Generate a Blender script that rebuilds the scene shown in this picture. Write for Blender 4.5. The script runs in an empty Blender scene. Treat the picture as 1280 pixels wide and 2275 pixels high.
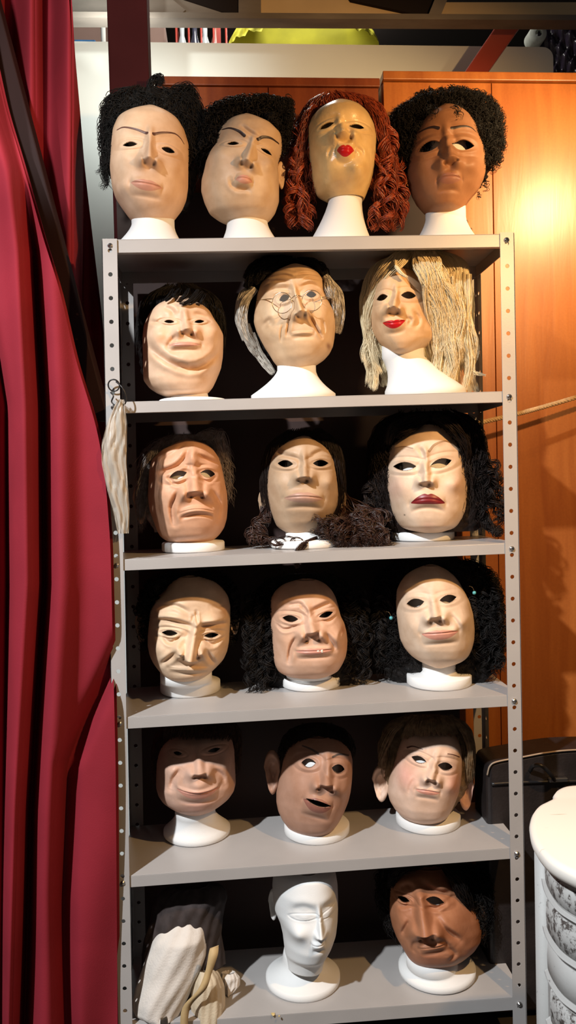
import bpy, math, random
import numpy as np
rng = np.random.default_rng(7)
random.seed(7)
scene = bpy.context.scene
COL = scene.collection
W, H = 1280, 2275
FPX = 28.0 / 36.0 * H

# ------------------------------------------------------------------ camera
CAM = np.array([0.0, -1.77, 1.35])
def cam_axes(yaw, pitch, roll):
    y, p, r = np.radians([yaw, pitch, roll])
    f = np.array([np.sin(y)*np.cos(p), np.cos(y)*np.cos(p), -np.sin(p)])
    rt = np.array([np.cos(y), -np.sin(y), 0.0]); up = np.cross(rt, f)
    return np.cos(r)*rt - np.sin(r)*up, np.cos(r)*up + np.sin(r)*rt, f
CR, CU, CF = cam_axes(3.8, 2.0, 1.4)
cd = bpy.data.cameras.new('camera'); cd.lens = 28.0; cd.sensor_fit = 'VERTICAL'; cd.sensor_height = 36.0
co = bpy.data.objects.new('camera', cd); COL.objects.link(co)
from mathutils import Matrix, Vector
co.matrix_world = Matrix([[CR[0], CU[0], -CF[0], CAM[0]], [CR[1], CU[1], -CF[1], CAM[1]], [CR[2], CU[2], -CF[2], CAM[2]], [0, 0, 0, 1]])
scene.camera = co
def ray(px, py): return CF + CR*(px - W/2)/FPX - CU*(py - H/2)/FPX
def at(px, py, Y):                       # survey: where a sight line meets the vertical plane at depth Y
    d = ray(px, py); return CAM + d*(Y - CAM[1])/d[1]
def atz(px, py, z):
    d = ray(px, py); return CAM + d*(z - CAM[2])/d[2]
def on_line(px, py, A, B):
    s = (B[2]-A[2])/(B[0]-A[0]); d = ray(px, py)
    t = (A[2]+(CAM[0]-A[0])*s-CAM[2])/(d[2]-s*d[0]); return CAM + t*d

# ------------------------------------------------------------------ objects
def link(o): COL.objects.link(o); return o
def thing(name, loc, label, cat, group=None):
    o = bpy.data.objects.new(name, None); o.empty_display_size = .05; o.location = [float(x) for x in loc]
    link(o); o['label'] = label; o['category'] = cat
    if group: o['group'] = group
    return o
def tag(o, label, cat, group=None):
    o['label'] = label; o['category'] = cat
    if group: o['group'] = group
    return o
def mesh_obj(name, V, Fc, mat, parent=None, smooth=True, col=None, kind=None):
    """V (n,3) world coordinates, Fc list or array of faces -> one mesh object; children are stored relative to the parent"""
    V = np.asarray(V, dtype=np.float64)
    me = bpy.data.meshes.new(name)
    p = parent; off = np.zeros(3)
    while p is not None: off = off + np.array(p.location); p = p.parent
    if parent is None and kind != 'structure':
        off = np.array([V[:, 0].mean(), V[:, 1].mean(), V[:, 2].min()])
    Vl = V - off
    if isinstance(Fc, np.ndarray):
        n, k = Fc.shape
        me.vertices.add(len(V)); me.vertices.foreach_set('co', Vl.astype(np.float32).ravel())
        me.loops.add(n*k); me.loops.foreach_set('vertex_index', Fc.astype(np.int32).ravel())
        me.polygons.add(n); me.polygons.foreach_set('loop_start', np.arange(0, n*k, k, dtype=np.int32))
        me.update(calc_edges=True)
    else:
        me.from_pydata([tuple(v) for v in Vl], [], [tuple(int(i) for i in f) for f in Fc])
    if smooth: me.polygons.foreach_set('use_smooth', np.ones(len(me.polygons), dtype=bool))
    if col is not None:
        ca = me.color_attributes.new('Col', 'FLOAT_COLOR', 'POINT')
        c4 = np.ones((len(V), 4), dtype=np.float32); c4[:, :3] = col; ca.data.foreach_set('color', c4.ravel())
    me.materials.append(mat); me.update()
    o = bpy.data.objects.new(name, me); link(o)
    if parent is not None: o.parent = parent
    else: o.location = [float(x) for x in off] if kind != 'structure' else (0, 0, 0)
    if kind: o['kind'] = kind
    return o
class MB:                                # collects several shapes for one mesh
    def __init__(s): s.v = []; s.f = []; s.n = 0
    def add(s, V, Fc):
        V = np.asarray(V, dtype=float)
        s.v.append(V); s.f += [tuple(int(i)+s.n for i in f) for f in Fc]; s.n += len(V); return s
    def box(s, lo, hi):
        x0, y0, z0 = lo; x1, y1, z1 = hi
        V = [(x0,y0,z0),(x1,y0,z0),(x1,y1,z0),(x0,y1,z0),(x0,y0,z1),(x1,y0,z1),(x1,y1,z1),(x0,y1,z1)]
        return s.add(V, [(0,3,2,1),(4,5,6,7),(0,1,5,4),(1,2,6,5),(2,3,7,6),(3,0,4,7)])
    def hexa(s, V8): return s.add(V8, [(0,3,2,1),(4,5,6,7),(0,1,5,4),(1,2,6,5),(2,3,7,6),(3,0,4,7)])
    def prism(s, poly, d):               # poly: (n,3) planar outline, extruded by vector d
        poly = np.asarray(poly, float); n = len(poly); d = np.asarray(d, float)
        V = np.vstack([poly, poly+d])
        return s.add(V, [tuple(range(n-1, -1, -1)), tuple(range(n, 2*n))] + [(i, (i+1) % n, n+(i+1) % n, n+i) for i in range(n)])
    def tube(s, P, R, k=8):
        V, Fc = tube(P, R, k); return s.add(V, Fc)
    def lathe(s, c, prof, k=40, sx=1, sy=1):
        c = np.asarray(c, float); a = np.linspace(0, 2*np.pi, k, endpoint=False)
        V = [c + np.array([r*np.cos(t)*sx, r*np.sin(t)*sy, z]) for r, z in prof for t in a]; m = len(prof)
        Fc = [(i*k+j, i*k+(j+1) % k, (i+1)*k+(j+1) % k, (i+1)*k+j) for i in range(m-1) for j in range(k)]
        Fc += [tuple(range(k-1, -1, -1)), tuple((m-1)*k+j for j in range(k))]
        return s.add(V, Fc)
    def build(s, name, mat, parent=None, smooth=False, kind=None, bevel=0):
        o = mesh_obj(name, np.vstack(s.v), s.f, mat, parent, smooth, kind=kind)
        if bevel:
            b = o.modifiers.new('bevel', 'BEVEL'); b.width = bevel; b.segments = 2; b.limit_method = 'ANGLE'
        return o
def tube(P, R, k=8):
    P = np.asarray(P, float); n = len(P); R = np.broadcast_to(np.asarray(R, float), (n,))
    T = np.gradient(P, axis=0); T /= np.linalg.norm(T, axis=1)[:, None] + 1e-12
    ref = np.array([.31, .23, .92]); N = []
    prev = np.cross(T[0], ref); prev /= np.linalg.norm(prev)
    for t in T:
        prev = prev - t*(prev @ t); prev /= np.linalg.norm(prev) + 1e-12; N.append(prev)
    N = np.array(N); B = np.cross(T, N)
    a = np.linspace(0, 2*np.pi, k, endpoint=False)
    V = (P[:, None] + R[:, None, None]*(np.cos(a)[None, :, None]*N[:, None] + np.sin(a)[None, :, None]*B[:, None])).reshape(-1, 3)
    Fc = [(i*k+j, i*k+(j+1) % k, (i+1)*k+(j+1) % k, (i+1)*k+j) for i in range(n-1) for j in range(k)]
    Fc += [tuple(range(k-1, -1, -1)), tuple((n-1)*k+j for j in range(k))]
    return V, Fc
def spline(pts, n=24):                   # Catmull-Rom
    p = np.asarray(pts, float)
    if len(p) == 2: return p[0] + (p[1]-p[0])*np.linspace(0, 1, n)[:, None]
    q = np.vstack([2*p[0]-p[1], p, 2*p[-1]-p[-2]]); out = []
    for x in np.linspace(0, len(p)-1-1e-9, n):
        i = int(x); t = x-i; a, b, c, d = q[i:i+4]
        out.append(.5*((2*b)+(-a+c)*t+(2*a-5*b+4*c-d)*t*t+(-a+3*b-3*c+d)*t**3))
    return np.array(out)

# ------------------------------------------------------------------ materials
def new_mat(name):
    m = bpy.data.materials.new(name); m.use_nodes = True
    return m, m.node_tree, m.node_tree.nodes['Principled BSDF']
def mat(name, color, rough=.5, metal=0, noise=0, nscale=30, bump=0, bscale=60, spec=.5, stretch=None, color2=None, nlo=.35, nhi=.65, detail=6, coat=0):
    m, nt, b = new_mat(name)
    b.inputs['Roughness'].default_value = rough; b.inputs['Metallic'].default_value = metal
    b.inputs['Specular IOR Level'].default_value = spec; b.inputs['Base Color'].default_value = (*color, 1)
    if coat: b.inputs['Coat Weight'].default_value = coat; b.inputs['Coat Roughness'].default_value = .15
    tc = nt.nodes.new('ShaderNodeTexCoord'); mp = nt.nodes.new('ShaderNodeMapping'); nt.links.new(tc.outputs['Object'], mp.inputs['Vector'])
    if stretch: mp.inputs['Scale'].default_value = stretch
    if noise or color2:
        n = nt.nodes.new('ShaderNodeTexNoise'); n.inputs['Scale'].default_value = nscale; n.inputs['Detail'].default_value = detail
        nt.links.new(mp.outputs['Vector'], n.inputs['Vector'])
        r = nt.nodes.new('ShaderNodeValToRGB'); r.color_ramp.elements[0].position = nlo; r.color_ramp.elements[1].position = nhi
        c2 = color2 if color2 else tuple(x*(1-noise) for x in color)
        r.color_ramp.elements[0].color = (*c2, 1); r.color_ramp.elements[1].color = (*color, 1)
        nt.links.new(n.outputs['Fac'], r.inputs['Fac']); nt.links.new(r.outputs['Color'], b.inputs['Base Color'])
    if bump:
        n2 = nt.nodes.new('ShaderNodeTexNoise'); n2.inputs['Scale'].default_value = bscale; n2.inputs['Detail'].default_value = 4
        nt.links.new(mp.outputs['Vector'], n2.inputs['Vector'])
        bp = nt.nodes.new('ShaderNodeBump'); bp.inputs['Strength'].default_value = bump; bp.inputs['Distance'].default_value = .01
        nt.links.new(n2.outputs['Fac'], bp.inputs['Height']); nt.links.new(bp.outputs['Normal'], b.inputs['Normal'])
    return m
def skin_mat(name, rough=.5, spec=.35, bump=.12):
    m, nt, b = new_mat(name)
    a = nt.nodes.new('ShaderNodeVertexColor'); a.layer_name = 'Col'
    tc = nt.nodes.new('ShaderNodeTexCoord'); n = nt.nodes.new('ShaderNodeTexNoise'); n.inputs['Scale'].default_value = 28; n.inputs['Detail'].default_value = 6
    nt.links.new(tc.outputs['Object'], n.inputs['Vector'])
    r = nt.nodes.new('ShaderNodeValToRGB'); r.color_ramp.elements[0].position = .3; r.color_ramp.elements[1].position = .7
    r.color_ramp.elements[0].color = (.82, .76, .70, 1); r.color_ramp.elements[1].color = (1, 1, 1, 1)
    mx = nt.nodes.new('ShaderNodeMixRGB'); mx.blend_type = 'MULTIPLY'; mx.inputs['Fac'].default_value = 1
    nt.links.new(n.outputs['Fac'], r.inputs['Fac']); nt.links.new(a.outputs['Color'], mx.inputs['Color1']); nt.links.new(r.outputs['Color'], mx.inputs['Color2'])
    nt.links.new(mx.outputs['Color'], b.inputs['Base Color'])
    b.inputs['Roughness'].default_value = rough; b.inputs['Specular IOR Level'].default_value = spec
    n2 = nt.nodes.new('ShaderNodeTexNoise'); n2.inputs['Scale'].default_value = 45; n2.inputs['Detail'].default_value = 5
    nt.links.new(tc.outputs['Object'], n2.inputs['Vector'])
    bp = nt.nodes.new('ShaderNodeBump'); bp.inputs['Strength'].default_value = bump; bp.inputs['Distance'].default_value = .008
    nt.links.new(n2.outputs['Fac'], bp.inputs['Height']); nt.links.new(bp.outputs['Normal'], b.inputs['Normal'])
    return m
def hair_mat(name, c1, c2, rough=.42, spec=.4, scale=90):
    m, nt, b = new_mat(name)
    tc = nt.nodes.new('ShaderNodeTexCoord'); n = nt.nodes.new('ShaderNodeTexNoise'); n.inputs['Scale'].default_value = scale; n.inputs['Detail'].default_value = 3
    r = nt.nodes.new('ShaderNodeValToRGB'); r.color_ramp.elements[0].position = .35; r.color_ramp.elements[1].position = .65
    r.color_ramp.elements[0].color = (*c2, 1); r.color_ramp.elements[1].color = (*c1, 1)
    nt.links.new(tc.outputs['Object'], n.inputs['Vector']); nt.links.new(n.outputs['Fac'], r.inputs['Fac']); nt.links.new(r.outputs['Color'], b.inputs['Base Color'])
    b.inputs['Roughness'].default_value = rough; b.inputs['Specular IOR Level'].default_value = spec
    return m
SKIN = skin_mat('painted_latex'); SKIN_GLOSS = skin_mat('glossy_latex', .28, .5, .2)
FOAM = mat('styrofoam', (.84, .84, .83), .55, bump=.06, bscale=420, spec=.3)
GREY = mat('grey_enamel', (.43, .41, .40), .38, noise=.08, nscale=7, bump=.02, bscale=300, spec=.5)
STEEL = mat('zinc_bolt', (.62, .61, .6), .3, metal=1)
BLACK_HAIR = hair_mat('black_hair', (.014, .011, .010), (.006, .005, .005), .55, .18)
SOFT_BLACK = hair_mat('dark_brown_hair', (.020, .012, .010), (.008, .005, .004), .52, .2)
BROWN_CURL = hair_mat('brown_curls', (.050, .020, .013), (.016, .007, .005), .38, .4)
RED_HAIR = hair_mat('auburn_hair', (.34, .060, .018), (.16, .024, .008), .34, .5)
BLONDE = hair_mat('blonde_hair', (.94, .82, .56), (.84, .69, .43), .36, .5, 25)
WHITE_HAIR = hair_mat('white_hair', (.72, .68, .60), (.45, .40, .34), .4, .4)
GREY_HAIR = hair_mat('grey_hair', (.34, .30, .28), (.18, .15, .14), .45, .4)
LIGHT_BROWN = hair_mat('light_brown_hair', (.30, .20, .11), (.15, .095, .05), .42, .4)
MID_BROWN = hair_mat('brown_hair', (.075, .036, .022), (.035, .016, .010), .45, .3)
DARK_INSIDE = mat('dark_inside', (.02, .014, .012), .8)
TOOTH = mat('tooth_enamel', (.85, .82, .72), .25)
WIRE = mat('gold_wire', (.62, .50, .34), .25, metal=1)
def paint(name, c, rough=.45): return mat(name, c, rough, noise=.15, nscale=60)
# ------------------------------------------------------------------ heads
def smooth1(a, n):
    if n < 2: return a
    k = np.hanning(n+2)[1:-1]; k /= k.sum(); p = np.pad(a, n//2, mode='reflect', reflect_type='odd')
    return np.convolve(p, k, mode='same')[n//2: n//2+len(a)]
class Frame:
    def __init__(s, px, py, Y, k=0.3):
        s.O = at(px, py, Y); h = CAM - s.O; h[2] *= k; s.f = h/np.linalg.norm(h)
        s.r = np.cross([0, 0, 1.0], s.f); s.r /= np.linalg.norm(s.r); s.u = np.cross(s.f, s.r)
        s.k = np.linalg.norm(CAM - s.O)/FPX           # metres per photo pixel at this depth
    def uv(s, px, py, d=0.0):
        P0 = s.O + s.f*d; dr = ray(px, py); t = ((P0 - CAM) @ s.f)/(dr @ s.f); q = CAM + dr*t - s.O
        return q @ s.r, q @ s.u
    def world(s, u, v, d):
        u, v, d = np.broadcast_arrays(u, v, d)
        return s.O + u[..., None]*s.r + v[..., None]*s.u + d[..., None]*s.f
class Loft:
    """a rounded body whose outline, row by row, is known: rows = [(y, x_left, x_right)] from top to bottom"""
    def __init__(s, rows, Y, k=.3, D=.095, DB=.09, jaw=None, mid=0.0, prof=None, frame=None, nv=150, sm=9, pexp=2.3, gexp=.56, cap=True):
        rows = sorted(rows); x = [(a+b)/2 for _, a, b in rows]
        s.F = frame or Frame(np.mean(x), (rows[0][0]+rows[-1][0])/2, Y, k); fr = s.F
        v, l, r = [], [], []
        hm = max(b-a for _, a, b in rows); ym = [y for y, a, b in rows if b-a == hm][0]
        vd = CAM - fr.O; el = -(vd @ fr.u)/np.linalg.norm(vd); lean = float(np.clip(el/.2, -1, 1))
        for y, a, b in rows:
            if jaw is not None and y > jaw: dj = .42*D*(y-jaw)/(rows[-1][0]-jaw)
            elif y < ym: dj = .5*D*(1-((b-a)/hm)**2)*lean
            else: dj = 0
            ul, va = fr.uv(a, y, dj); ur, vb = fr.uv(b, y, dj); v.append((va+vb)/2); l.append(ul); r.append(ur)
        for i in range(len(v)-2, -1, -1): v[i] = max(v[i], v[i+1]+.0015)
        v = np.array(v)[::-1]; l = np.array(l)[::-1]; r = np.array(r)[::-1]
        s.vt, s.vb = v[-1], v[0]
        s.vs = np.linspace(s.vt, s.vb, nv)
        L = smooth1(np.interp(s.vs, v, l), sm); R = smooth1(np.interp(s.vs, v, r), sm)
        s.c = (L+R)/2; s.hw = np.maximum((R-L)/2, .004)
        s.D, s.DB, s.mid, s.pexp, s.gexp = D, DB, mid, pexp, gexp
        if prof is not None:                           # [(y, front depth, back depth)]
            pv = np.array([fr.uv(x[0], y)[1] for y, _, _ in prof])[::-1]
            s.df = smooth1(np.interp(s.vs, pv, [p[1] for p in prof][::-1]), 9); s.db = smooth1(np.interp(s.vs, pv, [p[2] for p in prof][::-1]), 9)
        else:
            if jaw is None: vj = s.vb + .06*(s.vt-s.vb)
            else: vj = fr.uv(x[-1], jaw, .85*D)[1]; vj = max(min(vj, s.vb+.4*(s.vt-s.vb)), s.vb + .03*(s.vt-s.vb))
            s.vj = vj
            tt = (s.vs - vj)/(s.vt - vj)
            P = np.interp(tt, [0, .08, .25, .55, .75, .88, .95, 1], [.86, .95, 1, 1, .93, .80, .64, .42])
            q = (vj - s.vs)/(vj - s.vb + 1e-9)
            P = np.where(tt < 0, np.interp(q, [0, .25, .6, 1], [.86, .80, .62, .42]), P)
            s.df = smooth1(P*D, 9); s.db = smooth1(np.interp(tt, [-1, 0, .3, .7, .9, 1], [.45, .6, .9, 1, .8, .4])*DB, 9)
    def row(s, v):
        i = np.clip(v, s.vb, s.vt); xs = s.vs[::-1]
        return (np.interp(i, xs, s.c[::-1]), np.interp(i, xs, s.hw[::-1]), np.interp(i, xs, s.df[::-1]), np.interp(i, xs, s.db[::-1]))
    def front(s, u, v):
        c, hw, df, db = s.row(v); q = np.clip((u-c)/hw, -1, 1); q = q - s.mid*(1-q*q)
        return df*np.clip(1-np.abs(q)**s.pexp, 0, 1)**s.gexp
    def pix(s, px, py):
        d = .9*s.D
        for _ in range(8):
            u, v = s.F.uv(px, py, d); d = .5*d + .5*float(s.front(np.array(u), np.array(v)))
        return np.array([u, v])
    def surf(s, phi, v, off=0.0):
        """phi in 0..pi runs left to right over the front, pi..2pi over the back"""
        c, hw, df, db = s.row(v); phi = np.mod(phi, 2*np.pi)
        u = c - (hw+off)*np.cos(phi)
        fd = s.front(c - hw*np.cos(phi), v) + off*np.clip(np.sin(phi), 0, 1)
        bd = -(db+off)*np.clip(-np.sin(phi), 0, 1)**.9
        return s.F.world(u, v, np.where(np.sin(phi) >= 0, fd, bd))
def polydist(pts, U, V):
    best = np.full(U.shape, 1e9); q = np.zeros(U.shape); cx = np.zeros(U.shape); cy = np.zeros(U.shape)
    seg = np.linalg.norm(np.diff(pts, axis=0), axis=1); tot = seg.sum()+1e-12; acc = 0
    for i in range(len(pts)-1):
        a, b = pts[i], pts[i+1]; d = b-a; t = np.clip(((U-a[0])*d[0]+(V-a[1])*d[1])/(d@d+1e-12), 0, 1)
        x = a[0]+t*d[0]; y = a[1]+t*d[1]; e = np.hypot(U-x, V-y); m = e < best
        best = np.where(m, e, best); q = np.where(m, (acc+t*seg[i])/tot, q); cx = np.where(m, x, cx); cy = np.where(m, y, cy); acc += seg[i]
    return best, q, cx, cy
def gauss(U, V, c, rx, ry, ang=0):
    ca, sa = math.cos(ang), math.sin(ang); x = (U-c[0])*ca+(V-c[1])*sa; y = -(U-c[0])*sa+(V-c[1])*ca
    return np.exp(-(x/rx)**2-(y/ry)**2)
class Almond:
    def __init__(s, c, w, h, ang): s.c, s.a, s.b, s.ang = c, w/2, h/2, ang; s.ca, s.sa = math.cos(ang), math.sin(ang)
    def loc(s, U, V): x = U-s.c[0]; y = V-s.c[1]; return (x*s.ca+y*s.sa)/s.a, (-x*s.sa+y*s.ca)/s.b
    def val(s, U, V): X, Y = s.loc(U, V); return np.abs(Y)-(1-X*X)
    def snap(s, U, V):
        X, Y = s.loc(U, V); n = np.hypot(X, Y)+1e-9; c2 = (X/n)**2; sn = np.abs(Y/n)
        k = np.where(c2 < 1e-4, 1.0/np.maximum(sn, 1e-6), (-sn+np.sqrt(sn*sn+4*c2))/(2*np.maximum(c2, 1e-6)))
        X, Y = X/n*k*s.a, Y/n*k*s.b
        return s.c[0]+X*s.ca-Y*s.sa, s.c[1]+X*s.sa+Y*s.ca
class Lips:
    def __init__(s, L, C, R, tu, tl, bow=.15):
        s.L, s.R = np.array(L), np.array(R); s.ax = s.R-s.L; s.w = np.linalg.norm(s.ax)/2; s.ax = s.ax/(2*s.w); s.ay = np.array([-s.ax[1], s.ax[0]])
        s.m = (s.L+s.R)/2; s.sag = (np.array(C)-s.m)@s.ay; s.off = (np.array(C)-s.m)@s.ax/s.w; s.tu, s.tl, s.bow = tu, tl, bow
    def loc(s, U, V):
        x = ((U-s.m[0])*s.ax[0]+(V-s.m[1])*s.ax[1])/s.w; y = (U-s.m[0])*s.ay[0]+(V-s.m[1])*s.ay[1]
        return x, y - s.sag*(1-np.clip(np.abs(x), 0, 1.2)**2)
    def up(s, x): a = np.clip(np.abs(x), 0, 1); return s.tu*((1-a**1.7) - s.bow*np.exp(-(x/.13)**2))
    def lo(s, x): a = np.clip(np.abs(x), 0, 1); return s.tl*(1-a**2.2)
    def val(s, U, V):
        x, y = s.loc(U, V); v = np.maximum(y-s.up(x), -y-s.lo(x)); return np.where(np.abs(x) < .99, v, 1)
    def snap(s, U, V):
        x, y = s.loc(U, V); x = np.clip(x, -.985, .985); t = np.where(np.abs(y-s.up(x)) < np.abs(y+s.lo(x)), s.up(x), -s.lo(x))
        Y = t + s.sag*(1-np.abs(x)**2); return s.m[0]+x*s.w*s.ax[0]+Y*s.ay[0], s.m[1]+x*s.w*s.ax[1]+Y*s.ay[1]
class Brow:
    def __init__(s, pts, t0, t1): s.p, s.t0, s.t1 = pts, t0, t1
    def val(s, U, V): d, q, _, _ = polydist(s.p, U, V); return d-(s.t0+(s.t1-s.t0)*q)
    def snap(s, U, V):
        d, q, x, y = polydist(s.p, U, V); t = s.t0+(s.t1-s.t0)*q; e = np.maximum(d, 1e-6); return x+(U-x)/e*t, y+(V-y)/e*t
def ear_mesh(c, w, h, out, fwd, up, flip=1):
    """an ear: helix rim, hollow and lobe. c = root centre, out = away from the head, fwd = the way its hollow faces"""
    n, m = 28, 9; V = []; Fc = []
    for side in (1, -1):
        base = len(V)
        for j in range(m):
            r = j/(m-1)
            for i in range(n):
                a = 2*np.pi*i/n; ca, sa = np.cos(a), np.sin(a)
                wid = .5*(1.08 if sa > 0 else .86-.18*(-sa))
                x = r*ca*wid*w + .40*w; y = r*sa*.5*h
                z = (.22*np.exp(-((r-.84)/.13)**2)*(1 if ca > -.5 else .35) + .10*np.exp(-((r-.5)/.14)**2)*(ca > -.3) - .10*(r < .4) + .05*(sa < -.7))*w
                if side < 0: z = -.10*w*(1-r**2) - .02*w
                V.append(np.array(c)+out*x+up*y+fwd*z)
        for j in range(m-1):
            for i in range(n):
                q = (base+j*n+i, base+j*n+(i+1) % n, base+(j+1)*n+(i+1) % n, base+(j+1)*n+i)
                Fc.append(q if side*flip > 0 else q[::-1])
    o = (m-1)*n
    for i in range(n): q = (o+i, o+(i+1) % n, m*n+o+(i+1) % n, m*n+o+i); Fc.append(q if flip > 0 else q[::-1])
    return np.array(V), Fc
EMPTY = {}
def face_field(S, Lf):
    """relief of the face: returns field(U,V) in metres, and the regions cut out of it"""
    K = Lf.F.k; P = lambda p: Lf.pix(*p); G = S.get('gain', 1.45)
    T = []; holes = []; paints = []
    eyes = [(P(e[:2]), e[2]*K, e[3]*K, -math.radians(e[4] if len(e) > 4 else 0)) for e in S.get('eyes', [])]
    sock = S.get('sock', 6)*1e-3*G
    for c, w, h, a in eyes:
        al = Almond(c, w, h, a)
        def ef(U, V, c=c, w=w, h=h, a=a, al=al):
            X, Y = al.loc(U, V); rho = np.sqrt(X*X*.8+(np.abs(Y)*.9)**2+1e-9)
            f = -sock*gauss(U, V, c+np.array([0, .1*w]), max(w, .03)*.95, max(h*1.8, .020), a)
            f += sock*.75*gauss(U, V, c, w*.62, max(h*1.1, .010), a)
            f += S.get('lid', 2.0)*1e-3*np.exp(-((rho-1.32)/.26)**2)
            f -= S.get('crease', 1.6)*1e-3*np.exp(-((rho-2.0)/.22)**2)
            return f
        T.append(ef)
        if S.get('open_eyes', True): holes.append(al)
    if 'nose' in S:
        b, t, wn, hn = S['nose'][:4]; b = P(b); t = P(t); wn = wn*K/2; hn *= 1e-3*(1+(G-1)*.8)
        ax = t-b; L = np.linalg.norm(ax); ax = ax/L; pp = np.array([-ax[1], ax[0]])
        if pp[0] < 0: pp = -pp
        wings = [P(p) for p in S['wings']] if 'wings' in S else [t+pp*wn*.66*sgn+ax*.002 for sgn in (-1, 1)]
        nos = [P(p) for p in S['nostrils']] if 'nostrils' in S else [t+pp*wn*.42*sgn+ax*.0075 for sgn in (-1, 1)]
        hb = S.get('bridge', .25)
        def nf(U, V):
            q = ((U-b[0])*ax[0]+(V-b[1])*ax[1])/L; d = (U-b[0])*pp[0]+(V-b[1])*pp[1]
            qc = np.clip(q, 0, 1); w = wn*(.30+.25*qc**2); hgt = hn*(hb+(1-hb)*qc**1.35)
            ov = np.where(q > 1, np.exp(-((q-1)*L/.0075)**2), np.where(q < 0, np.exp(-(q*L/.016)**2), 1))
            ridge = hgt*ov*np.exp(-(np.abs(d)/w)**2.4)
            f = ridge**3
            for g in wings: f = f + (.62*hn*gauss(U, V, g, wn*.42, wn*.50))**3
            f = f**(1/3)
            for g in nos: f = f - .0055*gauss(U, V, g, .0042, .0034)
            return f
        T.append(nf); EMPTY['nos'] = nos
    lips = None
    if 'mouth' in S:
        mo = S['mouth']; Lm, Cm, Rm = P(mo[0]), P(mo[1]), P(mo[2]); tu, tl = mo[3]*K, mo[4]*K
        lips = Lips(Lm, Cm, Rm, tu, tl, S.get('bow', .18)); amp = S.get('pout', 4)*1.25e-3; thin = max(tu, tl)
        def mf(U, V):
            x, y = lips.loc(U, V); win = np.clip(1-np.abs(x)**3, 0, 1)
            f = amp*win*np.exp(-((y-tu*.5)/(tu*.75+.0012))**2) + amp*1.25*win*np.exp(-((y+tl*.5)/(tl*.75+.0012))**2)
            f -= S.get('line', 3.2)*1e-3*np.clip(1-np.abs(x)**6, 0, 1)*np.exp(-(y/.0016)**2)
            f -= .0032*win*np.exp(-((y+tl*1.25+.006)/.005)**2)
            f -= .002*(np.exp(-((np.abs(x)-1.05)/.10)**2)*np.exp(-(y/.006)**2))
            f += S.get('muzzle', 4)*1e-3*np.exp(-(x/1.1)**2-(y/(.9*lips.w+.004))**2)
            return f
        T.append(mf)
        if 'gap' in S:
            g = S['gap']; holes.append(Almond(P(g[:2]), g[2]*K, g[3]*K, -math.radians(g[4])))
    if 'chin' in S:
        c = P(S['chin'][:2]); a = S['chin'][2]*1.4e-3 if len(S['chin']) > 2 else .008
        T.append(lambda U, V: a*gauss(U, V, c, .021, .017))
    for bm in S.get('bumps', []):
        c = P(bm[:2]); T.append(lambda U, V, c=c, bm=bm: bm[4]*1.3e-3*gauss(U, V, c, bm[2]*K, bm[3]*K))
    for wk in S.get('wrinkles', []):
        p = np.array([P(q) for q in spline(np.array(wk[0], float), 10)])
        def wf(U, V, p=p, wk=wk):
            d, q, x, y = polydist(p, U, V); w = wk[1]*K; e = np.clip(np.sin(np.pi*np.clip(q*.88+.06, 0, 1))*1.4, 0, 1)
            return wk[2]*1e-3*G*e*(-np.exp(-(d/w)**2)+.42*np.exp(-((d-2.1*w)/(1.2*w))**2))
        T.append(wf)
    brows = []
    for br in S.get('brows', []):
        p = np.array([P(q) for q in spline(np.array(br[0], float), 12)]); brows.append(Brow(p, br[1]*K, br[2]*K))
        T.append(lambda U, V, p=p: .0022*np.exp(-(polydist(p, U, V)[0]/.006)**2))
    return (lambda U, V: sum(t(U, V) for t in T)), holes, lips, brows
def quads(nr, nc): 
    i = np.arange(nr-1)[:, None]*nc + np.arange(nc-1)[None]; return np.stack([i, i+1, i+1+nc, i+nc], -1).reshape(-1, 4)
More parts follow.
